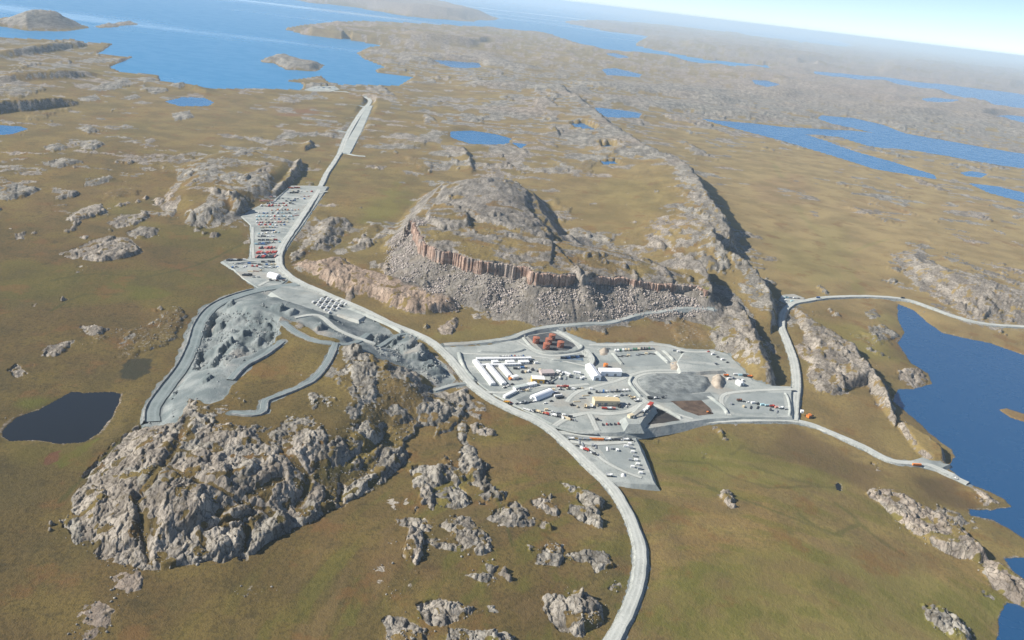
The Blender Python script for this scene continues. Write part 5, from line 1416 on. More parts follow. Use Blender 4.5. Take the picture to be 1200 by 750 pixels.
def gable(name, label, cat, a, b, w, h, rise=.8, wall=M_WHITE, roof=M_ROOFW, wins=0, doors=((.5, 1.2, 2.1, 0),), group=None, pad=None, z=None, over=.35, skylights=0, vent=0):
    """long building: walls, pitched roof, doors (position, width, height, side) and windows along the viewer's side"""
    c, L, rz = frame(pad or CAMP, a, b, z); r = empty(name, c, rz); hl, hw = L / 2, w / 2
    MB().prism([(-hw, -.3), (hw, -.3), (hw, h), (0, h + rise), (-hw, h)], -hl, hl).out("wall", wall, r)
    t = .16
    MB().prism([(-hw - over, h - over * rise / hw + .03), (0, h + rise + .03), (hw + over, h - over * rise / hw + .03), (hw + over, h - over * rise / hw + t + .03), (0, h + rise + t + .03), (-hw - over, h - over * rise / hw + t + .03)], -hl - over, hl + over).out("roof", roof, r)
    roof_ob = [o for o in r.children if o.name.split(".")[0] == "roof"][0]
    for p, dw, dh, side in doors:
        x = -hl + p * L
        if side == 0: MB().box(x - dw / 2, x + dw / 2, -hw - .06, -hw + .05, 0, dh).out("door", M_DOOR, r)
        elif side == 1: MB().box(hl - .05, hl + .06, -dw / 2, dw / 2, 0, dh).out("door", M_DOOR, r)
        else: MB().box(-hl - .06, -hl + .05, -dw / 2, dw / 2, 0, dh).out("door", M_DOOR, r)
    for k in range(wins):
        x = -hl + (k + .5) * L / wins
        for s in (-1, 1):
            MB().box(x - .55, x + .55, s * hw - .05 if s > 0 else -hw - .05, s * hw + .05 if s > 0 else -hw + .05, h * .42, h * .42 + 1.0).out("window", M_GLASS, r)
    for k in range(vent):
        x = -hl + (k + .5) * L / vent
        MB().cyl((x, hw * .25, h + rise * .6), .32, .9, 8).out("roof_vent", M_STEEL, roof_ob)
    return tag(r, label, cat, group)

def quonset(label, a, b, w, h, pad=None, group=None):
    c, L, rz = frame(pad or CAMP, a, b); r = empty("fabric_shelter", c, rz); n = 14; hl = L / 2
    prof = [(-w / 2 * math.cos(math.pi * k / n), h * math.sin(math.pi * k / n) ** .85) for k in range(n + 1)]
    m = MB(); ribs = max(4, int(L / 3.5))
    for j in range(ribs * 2 + 1):
        x = -hl + L * j / (ribs * 2); k = 1.0 if j % 2 == 0 else .985
        m.v += [(x, y * k, z * k) for y, z in prof]
    for j in range(ribs * 2):
        for i in range(n): m.f.append((j * (n + 1) + i, j * (n + 1) + i + 1, (j + 1) * (n + 1) + i + 1, (j + 1) * (n + 1) + i))
    m.out("roof_skin", M_FABRIC, r)
    for x, nm in ((-hl + .12, "end_wall"), (hl - .12, "end_wall")):
        MB().prism([(y * .985, z * .985) for y, z in prof], x - .05, x + .05).out(nm, M_FABRIC, r)
    for s in (-1, 1):
        MB().box(s * hl - .06, s * hl + .06, -w * .22, w * .22, 0, h * .55).out("door", M_DOOR, r)
    MB().box(-hl, hl, -w / 2 - .25, -w / 2 + .05, 0, .35).out("footing", M_STEEL, r)
    return tag(r, label, "shelter", group)

G_DORM = "white dormitory wings of the camp"
gable("dormitory_wing", "westernmost of the three long white dormitory wings, nearest the main road", "dormitory", (556.5,424.5), (577.5,452), 7.4, 3.6, .7, wins=12, doors=((.5, 1.2, 2.1, 0), (.5, 1.2, 2.1, 1)), group=G_DORM, vent=4)
gable("dormitory_wing", "middle one of the three long white dormitory wings between two dark alleys", "dormitory", (571.5,429), (590.5,451.5), 7.2, 3.6, .7, wins=11, doors=((.5, 1.2, 2.1, 0), (.5, 1.2, 2.1, 1)), group=G_DORM, vent=4)
gable("dormitory_wing", "easternmost and shortest of the three long white dormitory wings", "dormitory", (587,430), (597.5,442.5), 7.2, 3.6, .7, wins=6, doors=((.5, 1.2, 2.1, 1),), group=G_DORM, vent=2)
gable("corridor_building", "long white corridor building running along the heads of the dormitory wings", "corridor building", (562,429.5), (610,428), 4.2, 3.1, .5, wins=14, group=None, vent=5)
gable("corridor_building", "long white corridor building at the back edge of the dormitories", "corridor building", (558,422), (622,421), 5.0, 3.2, .5, wins=16, vent=5)
G_BLK = "short white link blocks between the corridors"
for (x0, x1), lab in zip(((576.5, 583), (592.5, 602), (608, 619)), ("short white link block behind the middle dormitory wing", "short white link block behind the shortest dormitory wing", "short white link block at the eastern end of the corridors")):
    gable("link_block", lab, "building", (x0, 425.8), (x1, 425.4), 7.0, 3.5, .6, wins=3, group=G_BLK, vent=1)
gable("white_shed", "small white shed with a dark shadow beside the shortest dormitory wing", "shed", (599.5,444.5), (606,443), 6, 4.2, .6)
gable("orange_shed", "tiny orange shed at the end of the shortest dormitory wing", "shed", (596.8,445), (599.6,444.4), 3.6, 2.6, .3, wall=M_ORANGE, roof=M_ORANGE)
gable("two_tone_hall", "white-roofed hall with an amber yellow front wall in the middle of camp", "hall", (622.5,446.5), (637,447.5), 12, 6.4, 1.0, wall=M_YEL, wins=4, doors=((.3, 4, 4, 0), (.75, 4, 4, 0)), vent=3)
quonset("white arched fabric shelter in the camp with machines parked around it", (624.5,468.5), (645,460.5), 12.5, 6.8)
gable("office_trailer", "grey-green roofed trailer at the western end of the office row", "trailer", (602.5,456.5), (608.5,454.5), 6, 3.2, .4, roof=M_GREYR, wins=3)
gable("office_trailer", "middle grey-green roofed trailer of the office row", "trailer", (609.5,454.8), (617.5,452.8), 6, 3.4, .4, roof=M_GREYR, wins=3, vent=2)
gable("office_trailer", "white trailer at the eastern end of the office row", "trailer", (618.5,452.8), (627.5,450.8), 6.5, 3.6, .4, wins=3, vent=2)
gable("white_trailer", "narrow white trailer on its own near the main road bend", "trailer", (590.5,466.5), (604,459.5), 4.2, 3.3, .3, wins=6)
gable("workshop", "low pinkish grey roofed workshop behind the amber hall", "workshop", (633,438.5), (648,438), 12, 4.2, 1.0, wall=M_PINKR, roof=M_PINKR, wins=3, vent=3)
gable("white_trailer", "white trailer at the elbow between the workshop and the white sheds", "trailer", (652,436), (660,438.5), 4.2, 3.2, .3, wins=4)
gable("white_trailer", "white trailer by the dark tank pipes west of the white sheds", "trailer", (661.5,438), (668,440.5), 4.2, 3.2, .3, wins=4)
gable("white_trailer", "short white trailer next to the big sloping white shed", "trailer", (672,437.5), (680,438.8), 4.4, 3.2, .3, wins=3)
gable("white_shed", "big white pitched shed sloping away from the ramp", "shed", (690,432), (699.5,446), 11.5, 6.6, 2.2, wall=M_FABRIC, roof=M_FABRIC, doors=((.5, 5, 4.5, 1), (.5, 1.2, 2.1, 0)))
gable("white_shed", "long white shed standing east of the ramp with its end to the empty pad", "shed", (702,438.5), (726.5,438.8), 13, 7.2, 2.0, wall=M_FABRIC, roof=M_FABRIC, doors=((.3, 4, 4, 0), (.7, 4, 4, 0), (.5, 5, 4.5, 1)), vent=2)
gable("warehouse", "tan-roofed warehouse with a cream front in the southern camp", "warehouse", (695,473), (724,473.5), 12.5, 7.4, 1.4, wall=M_TANW, roof=M_TANR, wins=5, doors=((.2, 4, 4.4, 0), (.45, 4, 4.4, 0)), vent=3)
gable("white_shed", "white shed alone at the foot of the rocky knob", "shed", (863.5,449.2), (869.5,452.3), 9, 5, 1.2, doors=((.5, 3, 3, 1),))
gable("white_shed", "small white shed beside the junction hut by the lake road", "shed", (938,483), (941,483.5), 5, 3, .5)
gable("red_hut", "small orange red hut where the lake road leaves the camp", "hut", (946,489), (949.3,487.6), 4.6, 3.0, .7, wall=M_ORANGE, roof=M_ORANGE, z=-4.5)
quonset("white arched fabric shelter alone in the northern yard", (315.8,323.5), (326.5,326.5), 15, 8, NORTH)
# fuel tanks
def tank(px, py, r_, h, label, group, mt=M_TANK, mr=M_TANKR, pad=None):
    c = on_pad(pad or CAMP, px, py); r = empty("fuel_tank", c)
    m = MB(); n = 28
    for z in np.linspace(0, h, 6): m.v += [(r_ * math.cos(2 * math.pi * k / n), r_ * math.sin(2 * math.pi * k / n), z) for k in range(n)]
    for j in range(5): m.f += [(j * n + k, j * n + (k + 1) % n, (j + 1) * n + (k + 1) % n, (j + 1) * n + k) for k in range(n)]
    m.out("shell", mt, r, smooth_shade=True)
    MB().cyl((0, 0, h), r_ + .12, .9, n, r2=.3).out("roof", mr, r); roof_ob = [o for o in r.children if o.name.split(".")[0] == "roof"][0]
    MB().cyl((0, 0, h * .98), r_ + .18, .22, n).out("rim", mr, r)
    s = MB()
    for k in range(14):
        a = -2.4 + k * .11; s.box((r_ + .5) * math.cos(a) - .35, (r_ + .5) * math.cos(a) + .35, (r_ + .5) * math.sin(a) - .35, (r_ + .5) * math.sin(a) + .35, k * h / 14, k * h / 14 + .14)
    s.out("stair", M_STEEL, r); MB().cyl((0, 0, h + .8), .35, .6, 8).out("vent", M_STEEL, roof_ob)
    return tag(r, label, "tank", group)
GT = "rust red fuel tanks inside the lined bund"
for (x, y), lab in zip(((628,401.5),(646.5,398),(642.5,403),(640,408.5),(656.5,406.5)), ("rust red fuel tank furthest west in the bund", "rust red fuel tank at the back of the bund", "rust red fuel tank in the middle of the bund", "rust red fuel tank at the front of the bund", "rust red fuel tank furthest east in the bund")):
    tank(x, y, 5.3, 9.0, lab, GT)
tank(709.5, 429.5, 3.3, 4.6, "single small orange tank behind the long white shed", None, M_ORANGE, M_ORANGE)
# inclined conveyor
def conveyor(label, a, b, za, zb, pad=CAMP, w=1.6, z=None, mat=None):
    A = on_pad(pad, *a) if z is None else at_z(*a, z); B = on_pad(pad, *b) if z is None else at_z(*b, z); c = A.copy(); L = float(np.hypot(*(B - A)[:2])); r = empty("conveyor", c, math.atan2(B[1] - A[1], B[0] - A[0]))
    MB().prismy([(0, za), (L, zb), (L, zb + .9), (0, za + .9)], -w / 2, w / 2).out("belt_gallery", mat or M_DARKW, r)
    n = max(2, int(L / 8))
    for k in range(n + 1):
        x = L * k / n; zz = za + (zb - za) * k / n
        for s in (-1, 1): MB().box(x - .15, x + .15, s * w * .45 - .15, s * w * .45 + .15, -.2, zz + .1).out("leg", M_STEEL, r)
    MB().box(L - 1.2, L + 1.0, -w * .8, w * .8, zb - .4, zb + 1.6).out("head_box", M_STEEL, r); MB().box(-1.0, 1.2, -w, w, za - .3, za + 1.3).out("feed_hopper", M_STEEL, r)
    return tag(r, label, "conveyor")
conveyor("long dark pipe and belt gallery running from the amber hall to the white trailers", (641,450), (658,437.5), 1.5, 3.0)
conveyor("dark conveyor climbing up the crusher terrace", (742,490), (752,485.5), 1.0, 4.5, z=7.0)
def crusher():
    c, L, rz = frame(CAMP, (753,484), (763.5,475), 7.0); r = empty("crusher", c, rz)
    MB().box(-L / 2, L / 2, -2.2, 2.2, -.2, 1.4).out("chassis", M_DARKW, r); MB().box(-L * .1, L * .14, -2.0, 2.0, 1.4, 4.6).out("jaw_housing", M_WHITE, r)
    MB().prismy([(L * .16, 1.4), (L * .46, 1.4), (L * .5, 5.2), (L * .12, 5.2)], -2.6, 2.6).out("feed_hopper", M_RED, r)
    MB().box(-L * .46, -L * .2, -1.8, 1.8, 1.4, 3.6).out("engine_cover", M_WHITE, r); MB().prismy([(-L * .9, 3.8), (-L * .42, 1.2), (-L * .42, 1.8), (-L * .9, 4.4)], -.7, .7).out("discharge_belt", M_DARKW, r)
    for x in (-.35, -.2, .2, .35):
        for s in (-1, 1): MB().cyl((x * L, s * 2.0 - .35, .6), .6, .7, 12, 'y').out("wheel", M_RUBBER, r)
    tag(r, "red and white rock crusher on the raised terrace above the dark sump", "crusher")
crusher()
gable("control_cabin", "tan control cabin at the low end of the crusher terrace", "cabin", (736.5,489.5), (741,488), 5, 3.6, .4, wall=M_TANW, roof=M_TANW, z=7.0)

# ------------------------------------------------------------------ vehicles, containers, yard goods: one of each kind, then copies
PAINT = {"white": M_WHITE, "red": M_RED, "orange": M_ORANGE, "dark": M_DARKW, "tan": M_TANW, "yellow": M_YEL,
         "blue": paint("blue_paint", (.06, .16, .36), .5, .2), "grey": paint("grey_paint", (.30, .32, .33), .5, .25), "green": paint("green_paint", (.08, .20, .12), .5, .2), "pale blue": paint("pale_blue_paint", (.42, .62, .66), .5, .2), "brown": paint("brown_paint", (.22, .10, .06), .6, .25), "pink": paint("faded_red_paint", (.58, .27, .22), .6, .2)}
_proto = {}
def wheels(r, xs, y, rad, wid):
    for x in xs:
        for s in (-1, 1): MB().cyl((x, s * y - wid / 2, rad), rad, wid, 10, 'y').out("wheel", M_RUBBER, r)
def make(kind, colour):
    m = PAINT[colour]; r = empty(kind, (0, 0, 0))
    if kind == "pickup_truck":
        MB().prismy([(-2.75, .45), (2.75, .45), (2.75, 1.0), (1.5, 1.15), (-2.75, 1.15)], -.95, .95).out("body", m, r)
        cab = MB().prismy([(-.9, 1.15), (1.45, 1.15), (.7, 1.85), (-.7, 1.85)], -.86, .86).out("cab", m, r)
        MB().prismy([(.75, 1.84), (1.5, 1.17), (1.56, 1.2), (.8, 1.88)], -.78, .78).out("windscreen", M_GLASS, cab)
        MB().box(-2.6, -1.05, -.78, .78, 1.12, 1.2).out("bed", M_DARKW, r); wheels(r, (-1.7, 1.75), .85, .42, .3)
    elif kind in ("shipping_container", "short_container"):
        h = 6.05 if kind == "shipping_container" else 3.0
        q = MB().box(-h, h, -1.2, 1.2, .15, 2.6); n = int(h * 2.2)
        for k in range(n):
            x = -h + (k + .5) * 2 * h / n
            for s in (-1, 1): q.box(x - .16, x + .16, s * 1.22 - .04, s * 1.22 + .04, .3, 2.45)
        q.out("body", m, r)
        for s in (-1, 1): MB().box(h - .02, h + .06, min(s * .03, s * 1.1), max(s * .03, s * 1.1), .25, 2.5).out("door", m, r)
        MB().box(-h + .15, h - .15, -1.1, 1.1, 2.6, 2.66).out("roof_panel", m, r)
    elif kind == "haul_truck":
        MB().box(-3.6, 3.6, -1.1, 1.1, .9, 1.5).out("chassis", M_DARKW, r); cab = MB().prismy([(2.0, 1.5), (3.9, 1.5), (3.9, 2.5), (3.4, 3.3), (2.0, 3.3)], -1.25, 1.25).out("cab", m, r)
        MB().box(3.42, 3.86, -1.1, 1.1, 2.45, 3.1).out("windscreen", M_GLASS, cab)
        MB().prismy([(-4.3, 2.6), (-3.6, 1.55), (1.7, 1.55), (1.8, 3.4), (1.6, 3.4), (1.5, 1.9), (-3.5, 1.9), (-4.2, 2.9)], -1.6, 1.6).out("dump_bed", m, r)
        MB().box(-3.9, 1.7, -1.7, -1.5, 1.7, 3.0).out("bed_side", m, r); MB().box(-3.9, 1.7, 1.5, 1.7, 1.7, 3.0).out("bed_side", m, r); wheels(r, (-2.9, -1.3, 2.7), 1.2, .85, .7)
    elif kind == "wheel_loader":
        MB().box(-3.2, -.2, -1.1, 1.1, 1.0, 2.3).out("engine_body", m, r); MB().box(-.1, 1.9, -.8, .8, .9, 1.6).out("front_frame", m, r); MB().box(-.6, .9, -.85, .85, 1.7, 3.3).out("cab", M_GLASS, r)
        MB().prismy([(1.5, 1.7), (3.6, .5), (3.8, .7), (1.6, 2.0)], -.6, .6).out("lift_arm", m, r); MB().prismy([(3.4, .1), (4.6, .1), (4.5, .35), (3.7, .35), (3.8, 1.5), (3.5, 1.5)], -1.5, 1.5).out("bucket", M_STEEL, r); wheels(r, (-1.9, 1.5), 1.15, .8, .6)
    elif kind == "excavator":
        for s in (-1, 1): MB().prismy([(-2.1, .3), (-1.7, 0), (1.7, 0), (2.1, .3), (2.0, .85), (-2.0, .85)], s * 1.1 - .3, s * 1.1 + .3).out("track", M_DARKW, r)
        MB().box(-2.3, 1.2, -1.3, 1.3, 1.0, 2.2).out("house", m, r); MB().box(.0, 1.4, .3, 1.25, 2.2, 3.1).out("cab", M_GLASS, r)
        MB().prismy([(1.0, 1.8), (3.6, 4.6), (5.4, 4.2), (5.4, 3.8), (3.8, 4.1), (1.3, 1.3)], -.3, .2).out("boom", m, r); MB().prismy([(5.1, 4.3), (5.5, 4.2), (5.3, 1.4), (5.0, 1.4)], -.25, .15).out("stick", m, r); MB().prismy([(4.2, .5), (5.4, 1.5), (5.0, 1.7), (4.4, 1.3)], -.6, .5).out("bucket", M_STEEL, r)
    elif kind == "flatbed_trailer":
        MB().box(-5.5, 5.5, -1.2, 1.2, 1.0, 1.25).out("deck", m, r); MB().box(4.9, 5.4, -1.1, 1.1, 1.25, 2.0).out("headboard", M_STEEL, r); wheels(r, (-4.6, -3.4), 1.0, .5, .35); MB().box(3.2, 3.5, -.8, .8, 0, 1.0).out("landing_leg", M_STEEL, r)
    elif kind == "tanker_truck":
        MB().cyl((-3.6, 0, 2.0), 1.15, 5.4, 14, 'x').out("tank", m, r); cab = MB().prismy([(2.1, .7), (3.9, .7), (3.9, 1.9), (3.3, 2.9), (2.1, 2.9)], -1.2, 1.2).out("cab", m, r); MB().box(-3.8, 3.9, -.9, .9, .6, .9).out("chassis", M_DARKW, r); MB().box(3.35, 3.84, -1.05, 1.05, 1.95, 2.7).out("windscreen", M_GLASS, cab); wheels(r, (-2.8, -1.5, 2.8), 1.0, .5, .35)
    elif kind == "pallet_stack":
        for k in range(3): MB().box(-2.2, 2.2, -1.5, 1.5, k * .8 + .12, k * .8 + .74).out("crate", m, r); MB().box(-2.1, 2.1, -1.35, 1.35, k * .8, k * .8 + .12).out("skid", M_TANW, r)
    elif kind == "bulk_bag":
        n = 8; MB().cyl((0, 0, 0), 1.15, .9, n, r2=1.3).cyl((0, 0, .9), 1.3, .5, n, r2=.8).out("bag", m, r); MB().box(-.9, .9, -.06, .06, 1.35, 1.6).out("strap", M_STEEL, r)
    elif kind == "generator_container":
        MB().box(-4, 4, -1.3, 1.3, .2, 2.9).out("housing", m, r); MB().cyl((2.6, 0, 2.9), .3, 1.5, 8).out("exhaust_stack", M_STEEL, r); MB().box(-3.4, -1.2, -1.36, -1.28, .6, 2.3).out("louvre_panel", M_DARKW, r); MB().box(-3.6, 1.6, -.9, .9, 2.9, 3.25).out("radiator", M_DARKW, r)
    elif kind == "pipe_bundle":
        q = MB()
        for k in range(5): q.cyl((-5, -1.0 + .5 * k, .35), .24, 10, 8, 'x')
        for k in range(4): q.cyl((-5, -.75 + .5 * k, .78), .24, 10, 8, 'x')
        q.out("pipe", m, r)
        for x in (-3.5, 3.5): MB().box(x - .15, x + .15, -1.5, 1.5, 0, .14).out("timber", M_TANW, r)
    return r
def copy_tree(o):
    c = o.copy(); COL.objects.link(c)
    for ch in o.children:
        k = ch.copy(); COL.objects.link(k); k.parent = c
        for g in ch.children:
            d = g.copy(); COL.objects.link(d); d.parent = k
    return c
NAMES = {"pickup_truck": ("pickup truck", "pickup"), "shipping_container": ("long container", "container"), "short_container": ("short container", "container"), "haul_truck": ("dump truck", "truck"), "wheel_loader": ("wheel loader", "loader"),
         "excavator": ("excavator", "excavator"), "flatbed_trailer": ("flatbed trailer", "trailer"), "tanker_truck": ("tanker truck", "tanker"), "pallet_stack": ("crate stack", "crates"), "bulk_bag": ("bulk bag", "bag"), "generator_container": ("generator container", "generator"), "pipe_bundle": ("bundle of pipes", "pipes")}
def spawn(kind, colour, xyz, rz, label, group=None):
    key = (kind, colour)
    if key not in _proto: _proto[key] = o = make(kind, colour)
    else: o = copy_tree(_proto[key])
    o.location = xyz; o.rotation_euler = (0, 0, rz)
    return tag(o, label, NAMES[kind][1], group)
ORD = ["first", "second", "third", "fourth", "fifth", "sixth", "seventh", "eighth", "ninth", "tenth", "eleventh", "twelfth", "thirteenth", "fourteenth", "fifteenth", "sixteenth"]
def lab_of(s):
    for a, b in ((" in the ", " in "), ("of the ", "of "), ("by the ", "by "), ("behind the ", "behind "), ("the northern", "northern")): 
        if len(s.split()) > 15: s = s.replace(a, b)
    return s
def row(where, group, a, b, items, rz=0.0, pad=None, jit=.4, z=None, along=None):
    """items: list of 'kind:colour' set out evenly between two photo points; labels count from the west"""
    A = on_pad(pad or CAMP, *a) if z is None else at_z(*a, z); B = on_pad(pad or CAMP, *b) if z is None else at_z(*b, z); rng = random.Random(where)
    n = len(items); base = math.atan2(B[1] - A[1], B[0] - A[0])
    for i, it in enumerate(items):
        if it is None: continue
        k, col = it.split(":"); t = (i / (n - 1)) if n > 1 else .5
        p = A + (B - A) * t; p[2] += .12; p[0] += rng.uniform(-jit, jit); p[1] += rng.uniform(-jit, jit)
        pos = ORD[i] + " from west in " if n > 2 else ("western one in " if i == 0 else "eastern one in ") if n == 2 else "in "
        spawn(k, col, p, (base if along else 0) + rz + rng.uniform(-.06, .06), lab_of(f"{col} {NAMES[k][0]}, {pos}{where}"), group)
def mixl(seed, n, kinds, cols, gaps=0.0):
    rng = random.Random(seed); return [None if rng.random() < gaps else rng.choice(kinds) + ":" + rng.choice(cols) for _ in range(n)]
H = math.pi / 2
C2 = ["shipping_container", "short_container"]; VEH = ["pickup_truck"]; PCOL = ["white", "dark", "grey", "white", "red", "blue", "dark"]
# ---- the camp
row("the row parked behind the dormitories", "pickups parked behind the dormitories", (586,418), (613,417.2), mixl(1, 9, VEH, PCOL), H)
row("the row along the back of the empty pad", "containers along the back of the empty pad", (721,411.5), (764,408.8), mixl(2, 15, ["short_container", "pallet_stack", "short_container"], ["white", "dark", "green", "tan", "grey", "white", "tan"]), H)
row("the row behind the tan warehouse", "goods behind the tan warehouse", (699,460), (735,458), mixl(3, 10, ["short_container", "pickup_truck", "pallet_stack"], ["white", "dark", "white", "grey", "blue"]), H)
row("the group east of the tan warehouse", "vehicles east of the tan warehouse", (738,464.5), (746,470), mixl(4, 5, ["pickup_truck", "haul_truck"], ["dark", "white", "tan"]), .5)
row("the row north of the highway bend", "vehicles parked by the highway bend", (706,498), (743,496.3), mixl(5, 9, VEH, ["dark", "white", "dark", "red", "grey", "dark"]), H)
row("the front of the tan warehouse", "trucks before the tan warehouse", (708,479.5), (719,479.5), ["tanker_truck:red", "haul_truck:white", "short_container:pink"], 0)
row("the line of machines beside the main road", "machines beside the main road", (617,480.5), (673,493), ["flatbed_trailer:white", "flatbed_trailer:white", "wheel_loader:dark", "haul_truck:tan", "excavator:tan", "haul_truck:red", "pickup_truck:white", "haul_truck:white", "tanker_truck:dark", "short_container:white", "shipping_container:tan", "wheel_loader:brown", "pickup_truck:grey"], -.25, along=True)
row("the second line of machines by the main road", "machines beside the main road", (640,481), (668,489), ["pallet_stack:tan", "pickup_truck:white", "short_container:grey", "pallet_stack:white", "short_container:dark"], .5, along=True)
row("the yard around the camp's fabric shelter", "vehicles round the fabric shelter", (606,473.5), (626,471), mixl(6, 6, ["pickup_truck", "haul_truck"], ["white", "white", "grey", "dark"]), .7)
row("the far side of the camp's fabric shelter", "containers by the fabric shelter", (649,460.5), (656,466.5), ["shipping_container:white", "shipping_container:dark", "shipping_container:white", "shipping_container:dark"], .5)
row("the near side of the camp's fabric shelter", "vehicles round the fabric shelter", (639,473), (646,470.5), ["pickup_truck:white", "pickup_truck:dark"], .6)
row("the front of the lone white trailer", "vehicles by the lone white trailer", (594,472.5), (598,472.5), ["haul_truck:yellow", "pickup_truck:red"], 0)
row("the open yard east of the amber hall", "vehicles east of the amber hall", (654,453.5), (663,454), ["pallet_stack:pink", "excavator:pink", "haul_truck:red"], .2)
row("the open gravel before the tan warehouse", None, (670,475.3), (670,475.3), ["wheel_loader:dark"], .4)
row("the lane above the highway bend", None, (700,492.5), (700,492.5), ["wheel_loader:dark"], 0)
row("the blue lined sump west of the ramp", "generators in the blue lined sump", (660,420.5), (681,418.5), ["generator_container:dark", "generator_container:blue", "generator_container:dark", "generator_container:blue", "generator_container:dark"], .1)
row("the alley under the amber hall", "goods by the amber hall", (639,447.5), (647,450), ["short_container:dark", "pallet_stack:grey", "short_container:dark"], .5)
row("the courtyard behind the dormitories", "goods behind the dormitories", (604,432.5), (616,431), ["short_container:dark", "pickup_truck:white", "short_container:blue", "pallet_stack:tan"], .2)
row("the corner between workshop and dormitories", "goods behind the dormitories", (622,424), (628,426), ["short_container:dark", "short_container:white"], .4)
row("the eastern pad by the lake road", "vehicles on the eastern pad", (866,470), (921,480), ["haul_truck:brown", "pickup_truck:dark", "pickup_truck:white", "short_container:white", "wheel_loader:dark", "short_container:pale blue", "tanker_truck:pale blue", "haul_truck:red", "short_container:pink", "haul_truck:white", "pickup_truck:grey"], .3)
row("the row under the rocky knob", "vehicles under the rocky knob", (830,412.5), (852,425), ["pickup_truck:red", "short_container:white", "pickup_truck:dark", "short_container:white", "pickup_truck:dark"], .6)
row("the knob foot by the lone white shed", "vehicles by the lone white shed", (862,439.5), (879,442), ["tanker_truck:white", "short_container:pale blue", "haul_truck:dark", "haul_truck:orange"], .2)
row("the eastern end of the ore stockpile", None, (851,441), (851,441), ["haul_truck:orange"], .2)
row("the bottom of the sump wall", None, (831,484), (831,484), ["wheel_loader:orange"], .2)
row("the back of the loop road terrace", "goods on the loop road terrace", (790,411.5), (800,414), ["short_container:grey", "pallet_stack:white", "short_container:dark"], .1)
row("the lip of the oval haul loop", "vehicles by the oval haul loop", (771,440), (780,440), ["short_container:dark", "pickup_truck:white"], 0)
row("the low corner of the oval haul loop", "machines by the crusher", (762,467.5), (777,466.5), ["haul_truck:dark", "wheel_loader:white", "excavator:dark"], .3)
# ---- lower yard
row("the back row of the lower yard", "vehicles along the back of the lower yard", (669,515), (739,516.5), ["haul_truck:white", None, "pallet_stack:grey", "pallet_stack:grey", "pallet_stack:grey", "shipping_container:orange", "shipping_container:orange", "pickup_truck:dark", "haul_truck:white", "pickup_truck:dark", "tanker_truck:dark", "pickup_truck:white", "haul_truck:white", "wheel_loader:dark"], .1, LOWER)
row("the road edge of the lower yard", "vehicles on the road edge of the lower yard", (677,523.5), (697,533), ["pickup_truck:dark", "short_container:white", "haul_truck:red", "pickup_truck:white", "wheel_loader:dark"], -.5, LOWER)
row("the eastern column of the lower yard", "pallets along the eastern side of the lower yard", (738,521), (751,555), ["pallet_stack:white", "pallet_stack:grey", "pallet_stack:white", "pallet_stack:grey", "pallet_stack:white", "pallet_stack:white", "pallet_stack:grey", "pallet_stack:white"], 0, LOWER)
row("the tip of the lower yard", None, (714,558), (714,558), ["haul_truck:white"], 0, LOWER)
row("the inner column of the lower yard", "pallets along the eastern side of the lower yard", (734,524), (741,548), ["short_container:white", None, "pallet_stack:grey", "pallet_stack:white"], 0, LOWER)
